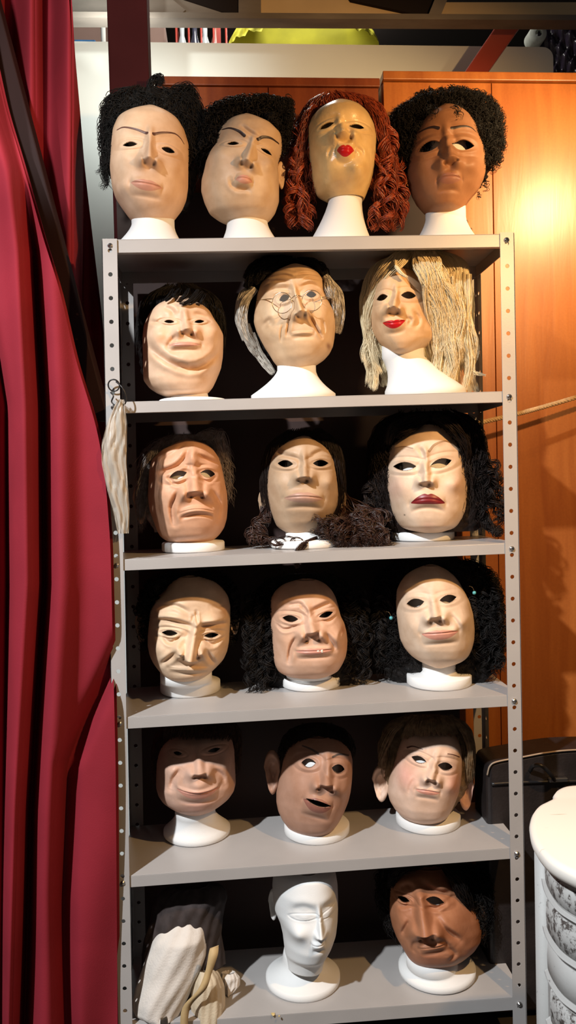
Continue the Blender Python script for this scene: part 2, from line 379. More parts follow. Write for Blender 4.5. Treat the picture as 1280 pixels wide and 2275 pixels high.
def build_mask(S, label):
    Lf = Loft(S['rows'], S['Y'], S.get('k', .2), S.get('D', .092), S.get('DB', .075), S.get('jaw'), S.get('mid', 0.0), S.get('prof'), pexp=S.get('pexp', 2.3), gexp=S.get('gexp', .56))
    fr = Lf.F; K = fr.k
    root = thing(S.get('name', 'theatre_mask'), fr.world(Lf.c[-1], Lf.vb, 0.0), label, S.get('cat', 'mask'))
    field, holes, lips, brows = face_field(S, Lf)
    if not S.get('parts', True): lips = None; brows = []
    NU, NV = 170, 190
    phi = np.linspace(0, np.pi, NU); vs = np.linspace(Lf.vt, Lf.vb, NV)
    c, hw, df, db = Lf.row(vs); fade0 = 1-np.abs(np.cos(phi))**10
    U = c[:, None] - hw[:, None]*np.cos(phi)[None]; V = np.repeat(vs[:, None], NU, 1)
    Q = quads(NV, NU); Uf, Vf = U.ravel().copy(), V.ravel().copy()
    reg = np.zeros(len(Q), int); fc = lambda a: a[Q].mean(1)
    regions = [('hole', h) for h in holes] + ([('lips', lips)] if lips is not None else []) + [('eyebrow', b) for b in brows]
    for n, (nm, R) in enumerate(regions, 1):
        inside = (R.val(fc(Uf), fc(Vf)) < 0) & (reg == 0); 
        if inside.sum() < 3: continue
        reg[inside] = n
        cnt = np.zeros(len(Uf), int); np.add.at(cnt, Q[inside].ravel(), 1); oc = np.zeros(len(Uf), int); np.add.at(oc, Q[~inside].ravel(), 1)
        used = np.zeros(len(Uf), bool); used[Q[(reg > 0) & (reg != n)].ravel()] = True
        bi = np.where((cnt > 0) & (oc > 0) & ~used)[0]; a, b_ = R.snap(Uf[bi], Vf[bi])
        mv = np.hypot(a-Uf[bi], b_-Vf[bi]); ok = mv < .006; Uf[bi[ok]] = a[ok]; Vf[bi[ok]] = b_[ok]
    cc, hh, _, _ = Lf.row(Vf); q = np.clip((Uf-cc)/hh, -1, 1); fade = 1-np.abs(q)**8
    d = Lf.front(Uf, Vf) + field(Uf, Vf)*fade
    Pf = fr.world(Uf, Vf, d)
    # pigment and nostril shade
    col = np.tile(np.array(S['skin'], float), (len(Uf), 1))
    for bl in S.get('blush', []):
        w = bl[5]*gauss(Uf, Vf, Lf.pix(*bl[:2]), bl[2]*K, bl[3]*K); col = col*(1-w[:, None])+np.array(bl[4])*w[:, None]
    for wk in S.get('lines', []):
        p = np.array([Lf.pix(*q_) for q_ in spline(np.array(wk[0], float), 10)]); w = wk[3]*np.exp(-(polydist(p, Uf, Vf)[0]/(wk[1]*K))**2)
        col = col*(1-w[:, None])+np.array(wk[2])*w[:, None]
    if 'nose' in S:
        for g in EMPTY['nos']:
            w = S.get('nostril_shade', .8)*gauss(Uf, Vf, g, .0034, .0028); col = col*(1-w[:, None])+np.array([.03, .012, .01])*w[:, None]  # near-black tint stands in for the shade inside the nostrils
    # shell: front skin minus regions, back of the head, rims
    NB = 40; pb = np.linspace(np.pi, 2*np.pi, NB)
    Bv = np.repeat(vs[:, None], NB, 1); Bp = np.repeat(pb[None], NV, 0); Pb = Lf.surf(Bp.ravel(), Bv.ravel())
    allV = [Pf, Pb]; allF = [Q[reg == 0], quads(NV, NB)+len(Pf)]; allC = [col, np.tile(np.array(S['skin'], float), (len(Pb), 1))]
    n0 = len(Pf)+len(Pb)
    for n, (nm, R) in enumerate(regions, 1):
        if nm != 'hole': continue
        h = Q[reg == n]
        E = np.vstack([h[:, [0, 1]], h[:, [1, 2]], h[:, [2, 3]], h[:, [3, 0]]]); key = {}
        for a, b_ in E: key[(min(a, b_), max(a, b_))] = key.get((min(a, b_), max(a, b_)), 0)+1
        be = [e for e, k_ in key.items() if k_ == 1]
        ids = sorted({i for e in be for i in e}); mp = {i: n0+j for j, i in enumerate(ids)}
        cen = Pf[ids].mean(0); inn = cen + (Pf[ids]-cen)*.96 - fr.f*.0045
        allV.append(inn); allC.append(col[ids]*.8); allF.append(np.array([[a, b_, mp[b_], mp[a]] for a, b_ in be])); n0 += len(ids)
    # turned-in lower rim and closed crown
    for rowi, dv, sc in ((NV-1, .004, .90), (0, .004, .25)):
        ring = np.vstack([Pf[rowi*NU:(rowi+1)*NU], Pb[rowi*NB:(rowi+1)*NB]]); cen = ring.mean(0)
        idx = np.r_[rowi*NU+np.arange(NU), len(Pf)+rowi*NB+np.arange(NB)]
        inn = cen+(ring-cen)*sc+fr.u*dv; m = len(ring); j = np.arange(m)
        allV.append(inn); allC.append(np.tile(np.array(S['skin'], float), (m, 1))); allF.append(np.stack([idx[j], idx[(j+1) % m], n0+(j+1) % m, n0+j], -1)); n0 += m
    M = S.get('mat', SKIN)
    face = mesh_obj('face', np.vstack(allV), np.vstack(allF), M, root, col=np.vstack(allC))
    for n, (nm, R) in enumerate(regions, 1):
        if nm == 'hole' or not (reg == n).any(): continue
        f = Q[reg == n]; ids, inv = np.unique(f.ravel(), return_inverse=True)
        pm = S['lipmat'] if nm == 'lips' else S['browmat']
        mesh_obj(nm, Pf[ids], inv.reshape(-1, 4), pm, face, col=col[ids])['label'] = pm.name.replace('_', ' ')
    for e in S.get('ears', []):
        px, py, w, h, sgn = e[:5]; turn = e[5] if len(e) > 5 else .6
        u, v = fr.uv(px, py, -.01); c0 = fr.world(np.array(u), np.array(v), np.array(-.012))
        out = sgn*fr.r*math.cos(turn*.5)-fr.f*math.sin(turn*.5); fw = fr.f*math.cos(turn*.5)+sgn*fr.r*math.sin(turn*.5)
        Ve, Fe = ear_mesh(c0, w*K, h*K, out, fw, fr.u, -sgn)
        mesh_obj('ear', Ve, Fe, M, face, col=np.tile(np.array(e[6] if len(e) > 6 else S['skin']), (len(Ve), 1)))
    if S.get('gap'):
        g = S['gap']; uv = Lf.pix(*g[:2]); th = np.linspace(0, 2*np.pi, 24, endpoint=False); Vc = []
        for q_, dd in ((1.0, -.007), (1.1, -.013), (.7, -.019), (.05, -.021)):
            x_ = np.cos(th)*g[2]*K/2*q_; y_ = np.sin(th)*g[3]*K/2*q_*1.15; an = -math.radians(g[4])
            Vc.append(fr.world(uv[0]+x_*math.cos(an)-y_*math.sin(an), uv[1]+x_*math.sin(an)+y_*math.cos(an), float(Lf.front(*uv))+.006+dd+0*x_))
        j = np.arange(24); Fq = np.vstack([np.stack([i*24+j, i*24+(j+1) % 24, (i+1)*24+(j+1) % 24, (i+1)*24+j], -1) for i in range(3)])
        mesh_obj('mouth_shade', np.vstack(Vc), Fq, DARK_INSIDE, face)  # dark bowl added in place of the shade inside the open mouth
    if S.get('teeth'):
        for (px, py, w, h) in S['teeth']:
            mb = MB()
            uv = Lf.pix(px, py); dd = float(Lf.front(*uv))+.0085; p = fr.world(uv[0], uv[1], np.array(dd))
            mb.lathe(p-np.array([0, 0, h*K/2]), [(w*K*.35, 0), (w*K*.5, h*K*.2), (w*K*.5, h*K*.8), (w*K*.3, h*K)], 10, 1, .7)
            mb.build('tooth', TOOTH, face, True)
    return root, Lf
# ------------------------------------------------------------------ hair
def strands_mesh(P, R, k=3):
    """P (S,N,3) centre lines, R (S,N) radii -> vertices, quads"""
    S_, N, _ = P.shape; T = np.gradient(P, axis=1); T /= np.linalg.norm(T, axis=2, keepdims=True)+1e-12
    ref = np.array([.25, -.9, .35]); A = np.cross(T, ref); A /= np.linalg.norm(A, axis=2, keepdims=True)+1e-9; B = np.cross(T, A)
    a = np.linspace(0, 2*np.pi, k, endpoint=False)
    V = P[:, :, None] + R[:, :, None, None]*(np.cos(a)[:, None]*A[:, :, None]+np.sin(a)[:, None]*B[:, :, None])
    s = np.arange(S_)[:, None, None]*N*k; n = np.arange(N-1)[None, :, None]*k; j = np.arange(k)[None, None]; j2 = (j+1) % k
    Q = np.stack([s+n+j, s+n+j2, s+n+k+j2, s+n+k+j], -1).reshape(-1, 4)
    return V.reshape(-1, 3), Q
class Hair:
    def __init__(s, frame): s.F = frame; s.V = []; s.Q = []; s.n = 0
    def put(s, V, Q): s.V.append(V); s.Q.append(Q+s.n); s.n += len(V)
    def taper(s, n, N, r): 
        x = np.linspace(0, 1, N); return .68*r*(.7+.6*rng.random((n, 1)))*np.sqrt(np.clip(1.02-x**3, .03, 1))[None]
    def blob(s, rows, off, front, back, shrink=.006, lump=.004, shown=True, sm=9):
        fr = Frame.__new__(Frame); fr.__dict__.update(s.F.__dict__); fr.O = s.F.O + s.F.f*off
        prof = [(rows[0][0], front*.45, back*.45), (rows[0][0]+.12*(rows[-1][0]-rows[0][0]), front*.8, back*.8), ((rows[0][0]+rows[-1][0])/2, front, back), (rows[-1][0], front*.85, back*.7)]
        Lb = Loft(rows, 0, frame=fr, D=front, DB=back, prof=prof, nv=120, pexp=2.2, gexp=.5, sm=sm)
        if shown:
            NU, NV = 80, 70; phi = np.linspace(0, 2*np.pi, NU); vs = np.linspace(Lb.vt, Lb.vb, NV)
            ph = np.repeat(phi[None], NV, 0).ravel(); vv = np.repeat(vs[:, None], NU, 1).ravel()
            P = Lb.surf(ph, vv, -shrink); w = np.sin(P[:, 0]*190+np.sin(P[:, 2]*150)*2)*np.sin(P[:, 2]*170+P[:, 1]*120)*lump
            P = P + (s.F.f[None]*np.sin(ph)[:, None]*.7 - s.F.r[None]*np.cos(ph)[:, None])*w[:, None]
            s.put(P, quads(NV, NU))
            for rr in (0, NV-1):
                ring = np.arange(rr*NU, (rr+1)*NU); c = P[ring].mean(0); V = np.vstack([P[ring], c+(P[ring]-c)*.02]); j = np.arange(NU-1)
                s.put(V, np.stack([j, j+1, NU+j+1, NU+j], -1))
        return Lb
    def grow(s, Lb, n, t0=(0, .5), dt=(.3, .6), phi=(0, np.pi), drift=.25, off=.003, lift=.004, rc=0.0, turns=0, r=.0011, N=18, dirv=1, end_flare=0.0, sway=0):
        """strands that follow the body Lb downwards; rc/turns make curls"""
        n = int(n*1.9); x = np.linspace(0, 1, N)[None]; a = rng.uniform(*t0, (n, 1)); L = rng.uniform(*dt, (n, 1)); ph = rng.uniform(*phi, (n, 1))
        t = np.clip(a + dirv*L*x, -.03, 1.05); p = ph + rng.normal(0, drift, (n, 1))*x + sway*np.sin(x*6+rng.random((n, 1))*6.28)*.1
        v = Lb.vt + (Lb.vb-Lb.vt)*np.clip(t, 0, 1)
        o = off + rng.random((n, 1))*lift + end_flare*x**2
        c, hw, df, db = Lb.row(v); u = c-(hw+o)*np.cos(p); sn = np.sin(p)
        d = np.where(sn >= 0, Lb.front(c-hw*np.cos(p), v)+o*np.clip(sn, 0, 1), -(db+o)*np.clip(-sn, 0, 1))
        v = v + np.where(t < 0, -t, 0)*(Lb.vt-Lb.vb) - np.where(t > 1, t-1, 0)*(Lb.vt-Lb.vb)
        P = Lb.F.world(u, v, d)
        if rc: P = s.curl(P, rc, turns)
        s.put(*strands_mesh(P, s.taper(n, N, r)))
    def curl(s, P, rc, turns):
        n, N, _ = P.shape; x = np.linspace(0, 1, N)[None]
        T = np.gradient(P, axis=1); T /= np.linalg.norm(T, axis=2, keepdims=True)+1e-9
        A = np.cross(T, s.F.f+1e-3); A /= np.linalg.norm(A, axis=2, keepdims=True)+1e-9; B = np.cross(T, A)
        w = 2*np.pi*turns*(.8+.4*rng.random((n, 1)))*x*np.where(rng.random((n, 1)) < .5, 1, -1)+rng.random((n, 1))*6.28
        g = rc*(.6+.8*rng.random((n, 1)))*np.clip(x*4, 0, 1)
        return P + (g*np.cos(w))[..., None]*A + (g*np.sin(w))[..., None]*B
    def lock(s, pts, n=30, R=.008, r=.0011, rc=0.0, turns=0, N=28, spread=1.0, loose=.0):
        """a lock of strands along pts = [(x, y, mm in front of the head's middle)]"""
        g = []; n = int(n*1.7)
        for px, py, mm in pts:
            u, v = s.F.uv(px, py, mm*1e-3); g.append(s.F.world(np.array(u), np.array(v), np.array(mm*1e-3)))
        C = spline(g, N); x = np.linspace(0, 1, N)
        T = np.gradient(C, axis=0); T /= np.linalg.norm(T, axis=1)[:, None]+1e-9; A = np.cross(T, s.F.f+1e-3); A /= np.linalg.norm(A, axis=1)[:, None]+1e-9; B = np.cross(T, A)
        ra = np.sqrt(rng.random(n))*R; th = rng.random(n)*6.28
        env = (.55+.45*np.sin(np.pi*np.clip(x*.9+.1, 0, 1)))*(1+(spread-1)*x)
        P = C[None] + (ra*np.cos(th))[:, None, None]*A[None]*env[None, :, None] + (ra*np.sin(th))[:, None, None]*B[None]*env[None, :, None]
        if loose: P = P + (rng.normal(0, loose, (n, 1, 3))*x[None, :, None]**1.5)
        if rc: P = s.curl(P, rc, turns)
        s.put(*strands_mesh(P, s.taper(n, N, r)))
    def ringlet(s, pts, rc=.009, turns=4, r=.004, N=70, strands=5):
        """one spiral ringlet: a few fat strands wound together"""
        g = [s.F.world(np.array(s.F.uv(a, b, m*1e-3)[0]), np.array(s.F.uv(a, b, m*1e-3)[1]), np.array(m*1e-3)) for a, b, m in pts]
        C = spline(g, N); x = np.linspace(0, 1, N); T = np.gradient(C, axis=0); T /= np.linalg.norm(T, axis=1)[:, None]+1e-9
        A = np.cross(T, s.F.f+1e-3); A /= np.linalg.norm(A, axis=1)[:, None]+1e-9; B = np.cross(T, A); P = []; p0 = random.random()*6.28; sg = random.choice((-1, 1))
        for i in range(strands):
            w = sg*2*np.pi*turns*x*random.uniform(.93, 1.07) + p0 + random.gauss(0, .5); q = rc*np.clip(x*3, .15, 1)*(1+.3*random.uniform(-1, 1))
            P.append(C+np.array([random.gauss(0, .0015) for _ in range(3)])+(q*np.cos(w))[:, None]*A+(q*np.sin(w))[:, None]*B)
        s.put(*strands_mesh(np.array(P), s.taper(strands, N, r), 5))
    def build(s, root, m, name='hair'):
        return mesh_obj(name, np.vstack(s.V), np.vstack(s.Q), m, root)
def foam_stand(cx, base_y, w, kind, label, shelf, Yc=None, neck=None, Lf=None, rim=.02, inner=.60):
    """white styrofoam display head: foot, neck and the plain head inside the mask"""
    A, B = shelf; zs = lambda x: A[2]+(x-A[0])*(B[2]-A[2])/(B[0]-A[0])
    if Yc is None: p = on_line(cx, base_y, A, B); r = w/2*np.linalg.norm(p-CAM)/FPX; Yc = p[1]+r*.97; X = at(cx, base_y, Yc)[0]
    else: X = at(cx, base_y, Yc)[0]; r = w*1.2/2*(Yc-CAM[1])/FPX
    z0 = zs(X)+.0005; c = np.array([X, Yc, z0]); mb = MB()
    fr = Lf.F; un, vn = Lf.c[-1], Lf.vb; top = fr.world(np.array(un), np.array(vn), np.array(-.004)); hn = max(top[2]-z0, .03); rn = (neck or .4*w)/2*fr.k
    if kind == 'disc': prof = [(r*.97, 0), (r, .003), (r, rim-.003), (r*.97, rim), (rn*1.12, rim+.002), (rn, rim+.008), (rn, hn+.03)]
    else: prof = [(r*.95, 0), (r, .004), (r, rim)] + [(rn+(r-rn)*(1-q)**1.55, rim+(hn-rim)*q) for q in (.15, .3, .45, .6, .75, .9, 1)] + [(rn, hn+.03)]
    k = 48; a = np.linspace(0, 2*np.pi, k, endpoint=False); V = []
    for rr, z in prof:
        q = np.clip((z-rim)/(hn-rim+1e-6), 0, 1.1); cc = c + np.array([0, 0, z]) + (np.array([top[0], top[1], 0])-np.array([c[0], c[1], 0]))*min(q, 1)**1.2
        V += [cc+np.array([rr*np.cos(t), rr*np.sin(t), 0]) for t in a]
    m = len(prof); Fc = [(i*k+j, i*k+(j+1) % k, (i+1)*k+(j+1) % k, (i+1)*k+j) for i in range(m-1) for j in range(k)]+[tuple(range(k-1, -1, -1)), tuple((m-1)*k+j for j in range(k))]
    mb.add(V, Fc)
    ph = np.linspace(0, 2*np.pi, 49); vs = np.linspace(Lf.vt-.02, Lf.vb+.012, 40); PH, VS = np.meshgrid(ph, vs)
    mbV = Lf.surf(PH.ravel(), VS.ravel(), 0); uc, hw, df, db = Lf.row(VS.ravel()); cen = fr.world(uc, VS.ravel(), np.zeros_like(uc))
    sc = np.sqrt(np.clip(1-((VS.ravel()-(Lf.vt+Lf.vb)/2)/((Lf.vt-Lf.vb)/2))**6, .05, 1))
    mb.add(cen+(mbV-cen)*(inner*sc)[:, None], quads(40, 49))
    o = mb.build('styrofoam_stand', FOAM, None, True); tag(o, label, 'stand', 'styrofoam stands under the masks')
    return o
# ------------------------------------------------------------------ the setting
def structure(o): o['kind'] = 'structure'; return o
DEPTH = .27
WOOD_Y = .37
def wood(name, c1, c2, rough=.30):
    m, nt, b = new_mat(name)
    tc = nt.nodes.new('ShaderNodeTexCoord'); mp = nt.nodes.new('ShaderNodeMapping'); mp.inputs['Scale'].default_value = (7, 7, .7)
    nt.links.new(tc.outputs['Object'], mp.inputs['Vector'])
    n = nt.nodes.new('ShaderNodeTexNoise'); n.inputs['Scale'].default_value = 3.2; n.inputs['Detail'].default_value = 9; n.inputs['Distortion'].default_value = .6
    nt.links.new(mp.outputs['Vector'], n.inputs['Vector'])
    r = nt.nodes.new('ShaderNodeValToRGB'); r.color_ramp.elements[0].position = .3; r.color_ramp.elements[1].position = .72
    r.color_ramp.elements[0].color = (*c2, 1); r.color_ramp.elements[1].color = (*c1, 1)
    nt.links.new(n.outputs['Fac'], r.inputs['Fac'])
    n2 = nt.nodes.new('ShaderNodeTexNoise'); n2.inputs['Scale'].default_value = 160; n2.inputs['Detail'].default_value = 2; nt.links.new(tc.outputs['Object'], n2.inputs['Vector'])
    mx = nt.nodes.new('ShaderNodeMixRGB'); mx.blend_type = 'MULTIPLY'; mx.inputs['Fac'].default_value = .22
    nt.links.new(r.outputs['Color'], mx.inputs['Color1']); nt.links.new(n2.outputs['Fac'], mx.inputs['Color2']); nt.links.new(mx.outputs['Color'], b.inputs['Base Color'])
    b.inputs['Roughness'].default_value = rough; b.inputs['Specular IOR Level'].default_value = .4
    bp = nt.nodes.new('ShaderNodeBump'); bp.inputs['Strength'].default_value = .08; bp.inputs['Distance'].default_value = .01
    nt.links.new(n.outputs['Fac'], bp.inputs['Height']); nt.links.new(bp.outputs['Normal'], b.inputs['Normal'])
    return m
PLY_RED = wood('reddish_plywood', (.26, .062, .018), (.17, .034, .010), .38)  # darker than PLY; the tone also carries the left cupboard's dimmer light
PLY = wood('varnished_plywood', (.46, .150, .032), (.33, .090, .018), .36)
WALL_WHITE = mat('white_paint', (.74, .76, .72), .7, noise=.06, nscale=3)
MAROON = mat('maroon_paint', (.052, .010, .011), .85, noise=.2, nscale=5, spec=.08)
BEAM = mat('grey_timber', (.20, .165, .135), .8, noise=.35, nscale=14, stretch=(.3, 1, 1))
BEAM_TAN = mat('tan_timber', (.60, .43, .24), .7, noise=.12, nscale=6)
BEAM_DARK = mat('dark_boarding', (.018, .013, .012), .9, spec=.1)
FLOORM = mat('dark_floor', (.045, .038, .034), .7, noise=.4, nscale=6)

# floor, back walls
mb = MB(); mb.box((-3.2, -3.2, -.05), (3.2, 3.4, 0)); mb.build('floor', FLOORM, kind='structure')
mb = MB(); mb.box((-3.2, 3.3, 0), (3.2, 3.4, 4.2)); mb.build('wall_back', mat('greenish_plaster', (.38, .42, .34), .85, noise=.2, nscale=2), kind='structure')
# low white partition in front of the store
wl, wr = at(100, 99, .92), at(1229, 97, .92)
mb = MB(); zt = (wl[2]+wr[2])/2
arc = [(wr[0]-.035+.035*math.sin(a), zt-.035+.035*math.cos(a)) for a in np.linspace(0, math.pi/2, 7)]
poly = [(-1.9, .92, 0), (-1.9, .92, zt)] + [(x, .92, z) for x, z in arc] + [(wr[0], .92, 0)]
mb.prism(poly[::-1], (0, .09, 0)); mb.build('wall_partition', WALL_WHITE, kind='structure')
# maroon post behind the left end of the unit
pl, pr = at(240, 100, .42), at(329, 100, .42)
mb = MB(); mb.box((pl[0], .42, 0), (pr[0], .50, 4.0)); structure(mb.build('column', MAROON, kind='structure', bevel=.003))

# loft edge above: joist, boards and a dark panel between
loft_z = at(640, 38, .62)[2]
mb = MB(); mb.box((-1.8, .66, loft_z+1.0), (2.2, 3.3, loft_z+1.04)); mb.build('ceiling_boards', BEAM_DARK, kind='structure')
def px_board(name, pts, Y, th, m):
    mb_ = MB(); mb_.prism([at(x, y, Y) for x, y in pts][::-1], (0, th, 0)); return mb_.build(name, m, kind='structure')
px_board('beam', [(-120, 24), (1330, 33), (1330, 45), (-120, 37)], .60, .05, BEAM)
px_board('trim_1', [(540, -40), (830, -40), (960, 37), (520, 37)], .66, .03, BEAM_TAN)
px_board('trim_2', [(990, 5), (1330, 5), (1330, 38), (975, 38)], .66, .03, BEAM_TAN)
px_board('trim_3', [(760, -40), (1010, -40), (956, 38), (780, 0)], .645, .012, BEAM_DARK)
px_board('trim_4', [(990, -60), (1010, -40), (978, 38), (950, 38)], .63, .03, BEAM)
px_board('trim_5', [(385, -40), (536, -40), (536, 28), (405, 20), (355, -6)], .645, .02, BEAM_DARK)
px_board('trim_6', [(530, -40), (580, -40), (580, 34), (530, 34)], .64, .03, BEAM)
px_board('trim_7', [(330, -20), (360, -20), (412, 22), (392, 40), (330, 26)], .63, .05, BEAM)
px_board('trim_8', [(150, -20), (244, -20), (244, 37), (150, 37)], .63, .05, BEAM)
px_board('trim_9', [(326, -20), (345, -20), (530, 40), (326, 38)], .64, .05, BEAM)

# wooden cupboards behind the unit
def cupboard(x0, x1, label, top_px, lip, PLY, n):
    a, b = at(x0, top_px[0], WOOD_Y), at(x1, top_px[1], WOOD_Y); zt_ = (a[2]+b[2])/2
    root = thing('wooden_cupboard', ((a[0]+b[0])/2, WOOD_Y+.2, 0), label, 'cupboard')
    m = MB(); m.box((a[0], WOOD_Y+.012, 0.0), (b[0], WOOD_Y+.45, zt_-.02)); m.build('carcass', PLY, root)
    m = MB(); m.box((a[0]-.001, WOOD_Y-lip, zt_-.022), (b[0], WOOD_Y+.45, zt_)); m.build('top_board', PLY, root, bevel=.002)
    w = (b[0]-a[0]-.004)/n
    for i in range(n):
        m = MB(); m.box((a[0]+.002+i*w, WOOD_Y-.006, .06), (a[0]+.002+(i+1)*w-.002, WOOD_Y+.012, zt_-.024)); m.build('door', PLY, root, bevel=.001)
    return root
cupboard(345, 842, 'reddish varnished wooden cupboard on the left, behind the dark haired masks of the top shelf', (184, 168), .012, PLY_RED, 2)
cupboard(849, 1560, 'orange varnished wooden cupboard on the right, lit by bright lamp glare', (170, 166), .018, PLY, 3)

# dark board added in place of the shade behind the shelves
a, b = at(258, 428, .335), at(1002, 428, .335); mb = MB(); mb.box((a[0], .335, .02), (b[0], .347, a[2])); tag(mb.build('shade_board', mat('shade_brown', (.045, .020, .016), .7, noise=.4, nscale=4)), 'added dark brown board standing in for the shade behind the shelving unit', 'board')
# ------------------------------------------------------------------ shelving unit
SH = {}
px_shelf = {1: ((258, 531, 558), (1112, 519, 551)), 2: ((286, 892, 917), (1115, 869, 894)), 3: ((280, 1243, 1268), (1120, 1207, 1231)),
            4: ((284, 1594, 1619), (1130, 1545, 1571)), 5: ((289, 1947, 1971), (1137, 1884, 1911)), 6: ((290, 2280, 2308), (1145, 2216, 2248))}
unit = thing('shelving_unit', (.18, DEPTH/2, 0), 'tall grey metal shelving unit of six shelves filled with masks on foam heads', 'shelves')
TL, BL = at(228, 533, 0), at(263, 2260, 0); TR, BR = at(1141, 518, 0), at(1169, 2250, 0)
def post_x(side, z):
    a, b = (TL, BL) if side < 0 else (TR, BR); return a[0]+(b[0]-a[0])*(z-a[2])/(b[2]-a[2])
PW = .031
def plate_with_holes(mb_, O, ax, h0, h1, w, pitch, r, flip):
    """perforated strip: O(z) origin function, ax = direction of its width"""
    n = int((h1-h0)/pitch); zs_ = h0+(h1-h0)*np.arange(n+1)/n; ax = np.array(ax, float); K8 = 16
    for i in range(n):
        za, zb = zs_[i], zs_[i+1]; zm = (za+zb)/2
        P = lambda s_, z: np.array([*(O(z)[:2]), z])+ax*s_
        sq = []; ci = []
        for j in range(K8):
            a = 2*np.pi*j/K8+np.pi/K8*0; c, s_ = np.cos(a), np.sin(a); k = max(abs(c), abs(s_))
            sq.append(P(w/2+c/k*w/2, zm+s_/k*(zb-za)/2)); ci.append(P(w/2+c*r, zm+s_*r))
        th = np.cross(ax, [0, 0, 1])*flip*.0018
        V = np.vstack([sq, ci, np.array(ci)+th, np.array(sq)+th])
        F_ = []
        for j in range(K8):
            k = (j+1) % K8
            F_ += [(j, k, K8+k, K8+j), (K8+j, K8+k, 2*K8+k, 2*K8+j), (3*K8+k, 3*K8+j, 2*K8+j, 2*K8+k)]
        mb_.add(V, F_)
    return mb_
ztop = {-1: TL[2], 1: TR[2]}
for side in (-1, 1):
    for back in (0, 1):
        Yp = DEPTH if back else 0.0; zt_ = ztop[side]+.002
        m = MB(); O = lambda z, side=side, Yp=Yp: np.array([post_x(side, z), Yp, z])
        plate_with_holes(m, O, (-side, 0, 0), .0, zt_, PW, .050, .0048, 1 if not back else -1)
        plate_with_holes(m, O, (0, 1 if not back else -1, 0), .0, zt_, PW, .050, .0048, side)
        m.build('upright', GREY, unit)
for n, (a, b) in px_shelf.items():
    A, B = at(a[0], a[1], .0), at(b[0], b[1], .0); s = (B[2]-A[2])/(B[0]-A[0]); SH[n] = (A, B)
    Z = lambda x: A[2]+(x-A[0])*s
    lip = (at(a[0], a[1], 0)[2]-at(a[0], a[2], 0)[2] + at(b[0], b[1], 0)[2]-at(b[0], b[2], 0)[2])/2
    x0, x1 = post_x(-1, A[2])+.0022, post_x(1, B[2])-.0022
    xi0, xi1 = (x0, x1)
    m = MB(); t = .0012
    def slab(xa, xb, ya, yb, za, zb):      # follows the slight slope of the shelf
        m.hexa([(xa, ya, Z(xa)+za), (xb, ya, Z(xb)+za), (xb, yb, Z(xb)+za), (xa, yb, Z(xa)+za), (xa, ya, Z(xa)+zb), (xb, ya, Z(xb)+zb), (xb, yb, Z(xb)+zb), (xa, yb, Z(xa)+zb)])
    slab(xi0, xi1, .0025, DEPTH-.0025, -t, 0)
    for ya, yb in ((.0025, .0045), (DEPTH-.0045, DEPTH-.0025)): slab(xi0, xi1, ya, yb, -lip, -t)
    slab(xi0, xi0+.002, .0045, DEPTH-.0045, -lip, -t); slab(xi1-.002, xi1, .0045, DEPTH-.0045, -lip, -t)
    slab(xi0, xi1, .0045, .016, -lip, -lip+.0015)
    m.build('shelf', GREY, unit, bevel=.0008)
    for side in (-1, 1):
        zc = Z(A[0] if side < 0 else B[0])-lip*.5; xc = post_x(side, zc)-side*PW*.52
        k = MB(); aa = np.linspace(0, 2*np.pi, 20, endpoint=False)
        V = [np.array([xc+r_*np.cos(t_), y_, zc+r_*np.sin(t_)]) for r_, y_ in ((.0062, 0), (.0062, -.0015), (.0045, -.0042), (.0015, -.005)) for t_ in aa]
        k.add(V, [(i*20+j, (i+1)*20+j, (i+1)*20+(j+1) % 20, i*20+(j+1) % 20) for i in range(3) for j in range(20)]+[tuple(60+j for j in range(20))])
        k.build('bolt', STEEL, unit, True)

# ------------------------------------------------------------------ red curtains and the strut
CURT = mat('red_velvet', (.27, .020, .033), .85, noise=.18, nscale=5, spec=.15, bump=.05, bscale=300)
def curtain(edge, left, Yf, name, label, m):
    ys = np.linspace(-60, 2340, 160); ex = np.interp(ys, [e[0] for e in edge], [e[1] for e in edge]); ex = smooth1(ex, 9)
    lx = np.interp(ys, [e[0] for e in left], [e[1] for e in left]); n = 170; V = []
    for y, e, l in zip(ys, ex, lx):
        for w in np.linspace(0, 1, n):
            x = l+(e-l)*w; V.append(at(x, y, Yf(w, y, x)))
    V = np.array(V); th = V+np.array([.004, .012, 0]); nn = len(V); q = quads(160, n)
    root = mesh_obj(name, np.vstack([V, th]), np.vstack([q[:, ::-1], q+nn]), m); tag(root, label, 'curtain'); return root
def fold_front(w, y, x):
    # broad standing folds; valleys wander as they hang
    yv = y/2275
    f1 = 96-40*(yv < .0) + (-20*yv) if False else np.interp(y, [-60, 380, 560, 900, 1300, 1800, 2340], [-60, 52, 74, 92, 96, 66, 50])
    f2 = np.interp(y, [-60, 600, 900, 1300, 1800, 2340], [-150, -40, 12, 14, 8, 0])
    f3 = np.interp(y, [-60, 1300, 1700, 2000, 2340], [400, 330, 150, 140, 150])
    d = -.02 - .10*(1-w)**1.2
    d += .085*np.exp(-((x-f1)/17)**2)*np.interp(y, [0, 400, 600], [0, .3, 1]) + .05*np.exp(-((x-f2)/12)**2) + .05*np.exp(-((x-f3)/20)**2)
    d -= .035*np.exp(-((x-f1+38)/24)**2) + .030*np.exp(-((x-f1-48)/30)**2)
    d += .010*np.sin(x*.035+y*.002+np.sin(y*.003)*1.4)
    return d
curtain([(-60, -62), (0, -40), (240, 12), (370, 52), (530, 96), (640, 132), (800, 168), (945, 214), (1050, 233), (1200, 245), (1400, 250), (1700, 257), (2340, 262)],
        [(-60, -210), (2340, -130)], fold_front, 'stage_curtain', 'bright red velvet curtain hanging in folds in front of the slanting dark strut', CURT)
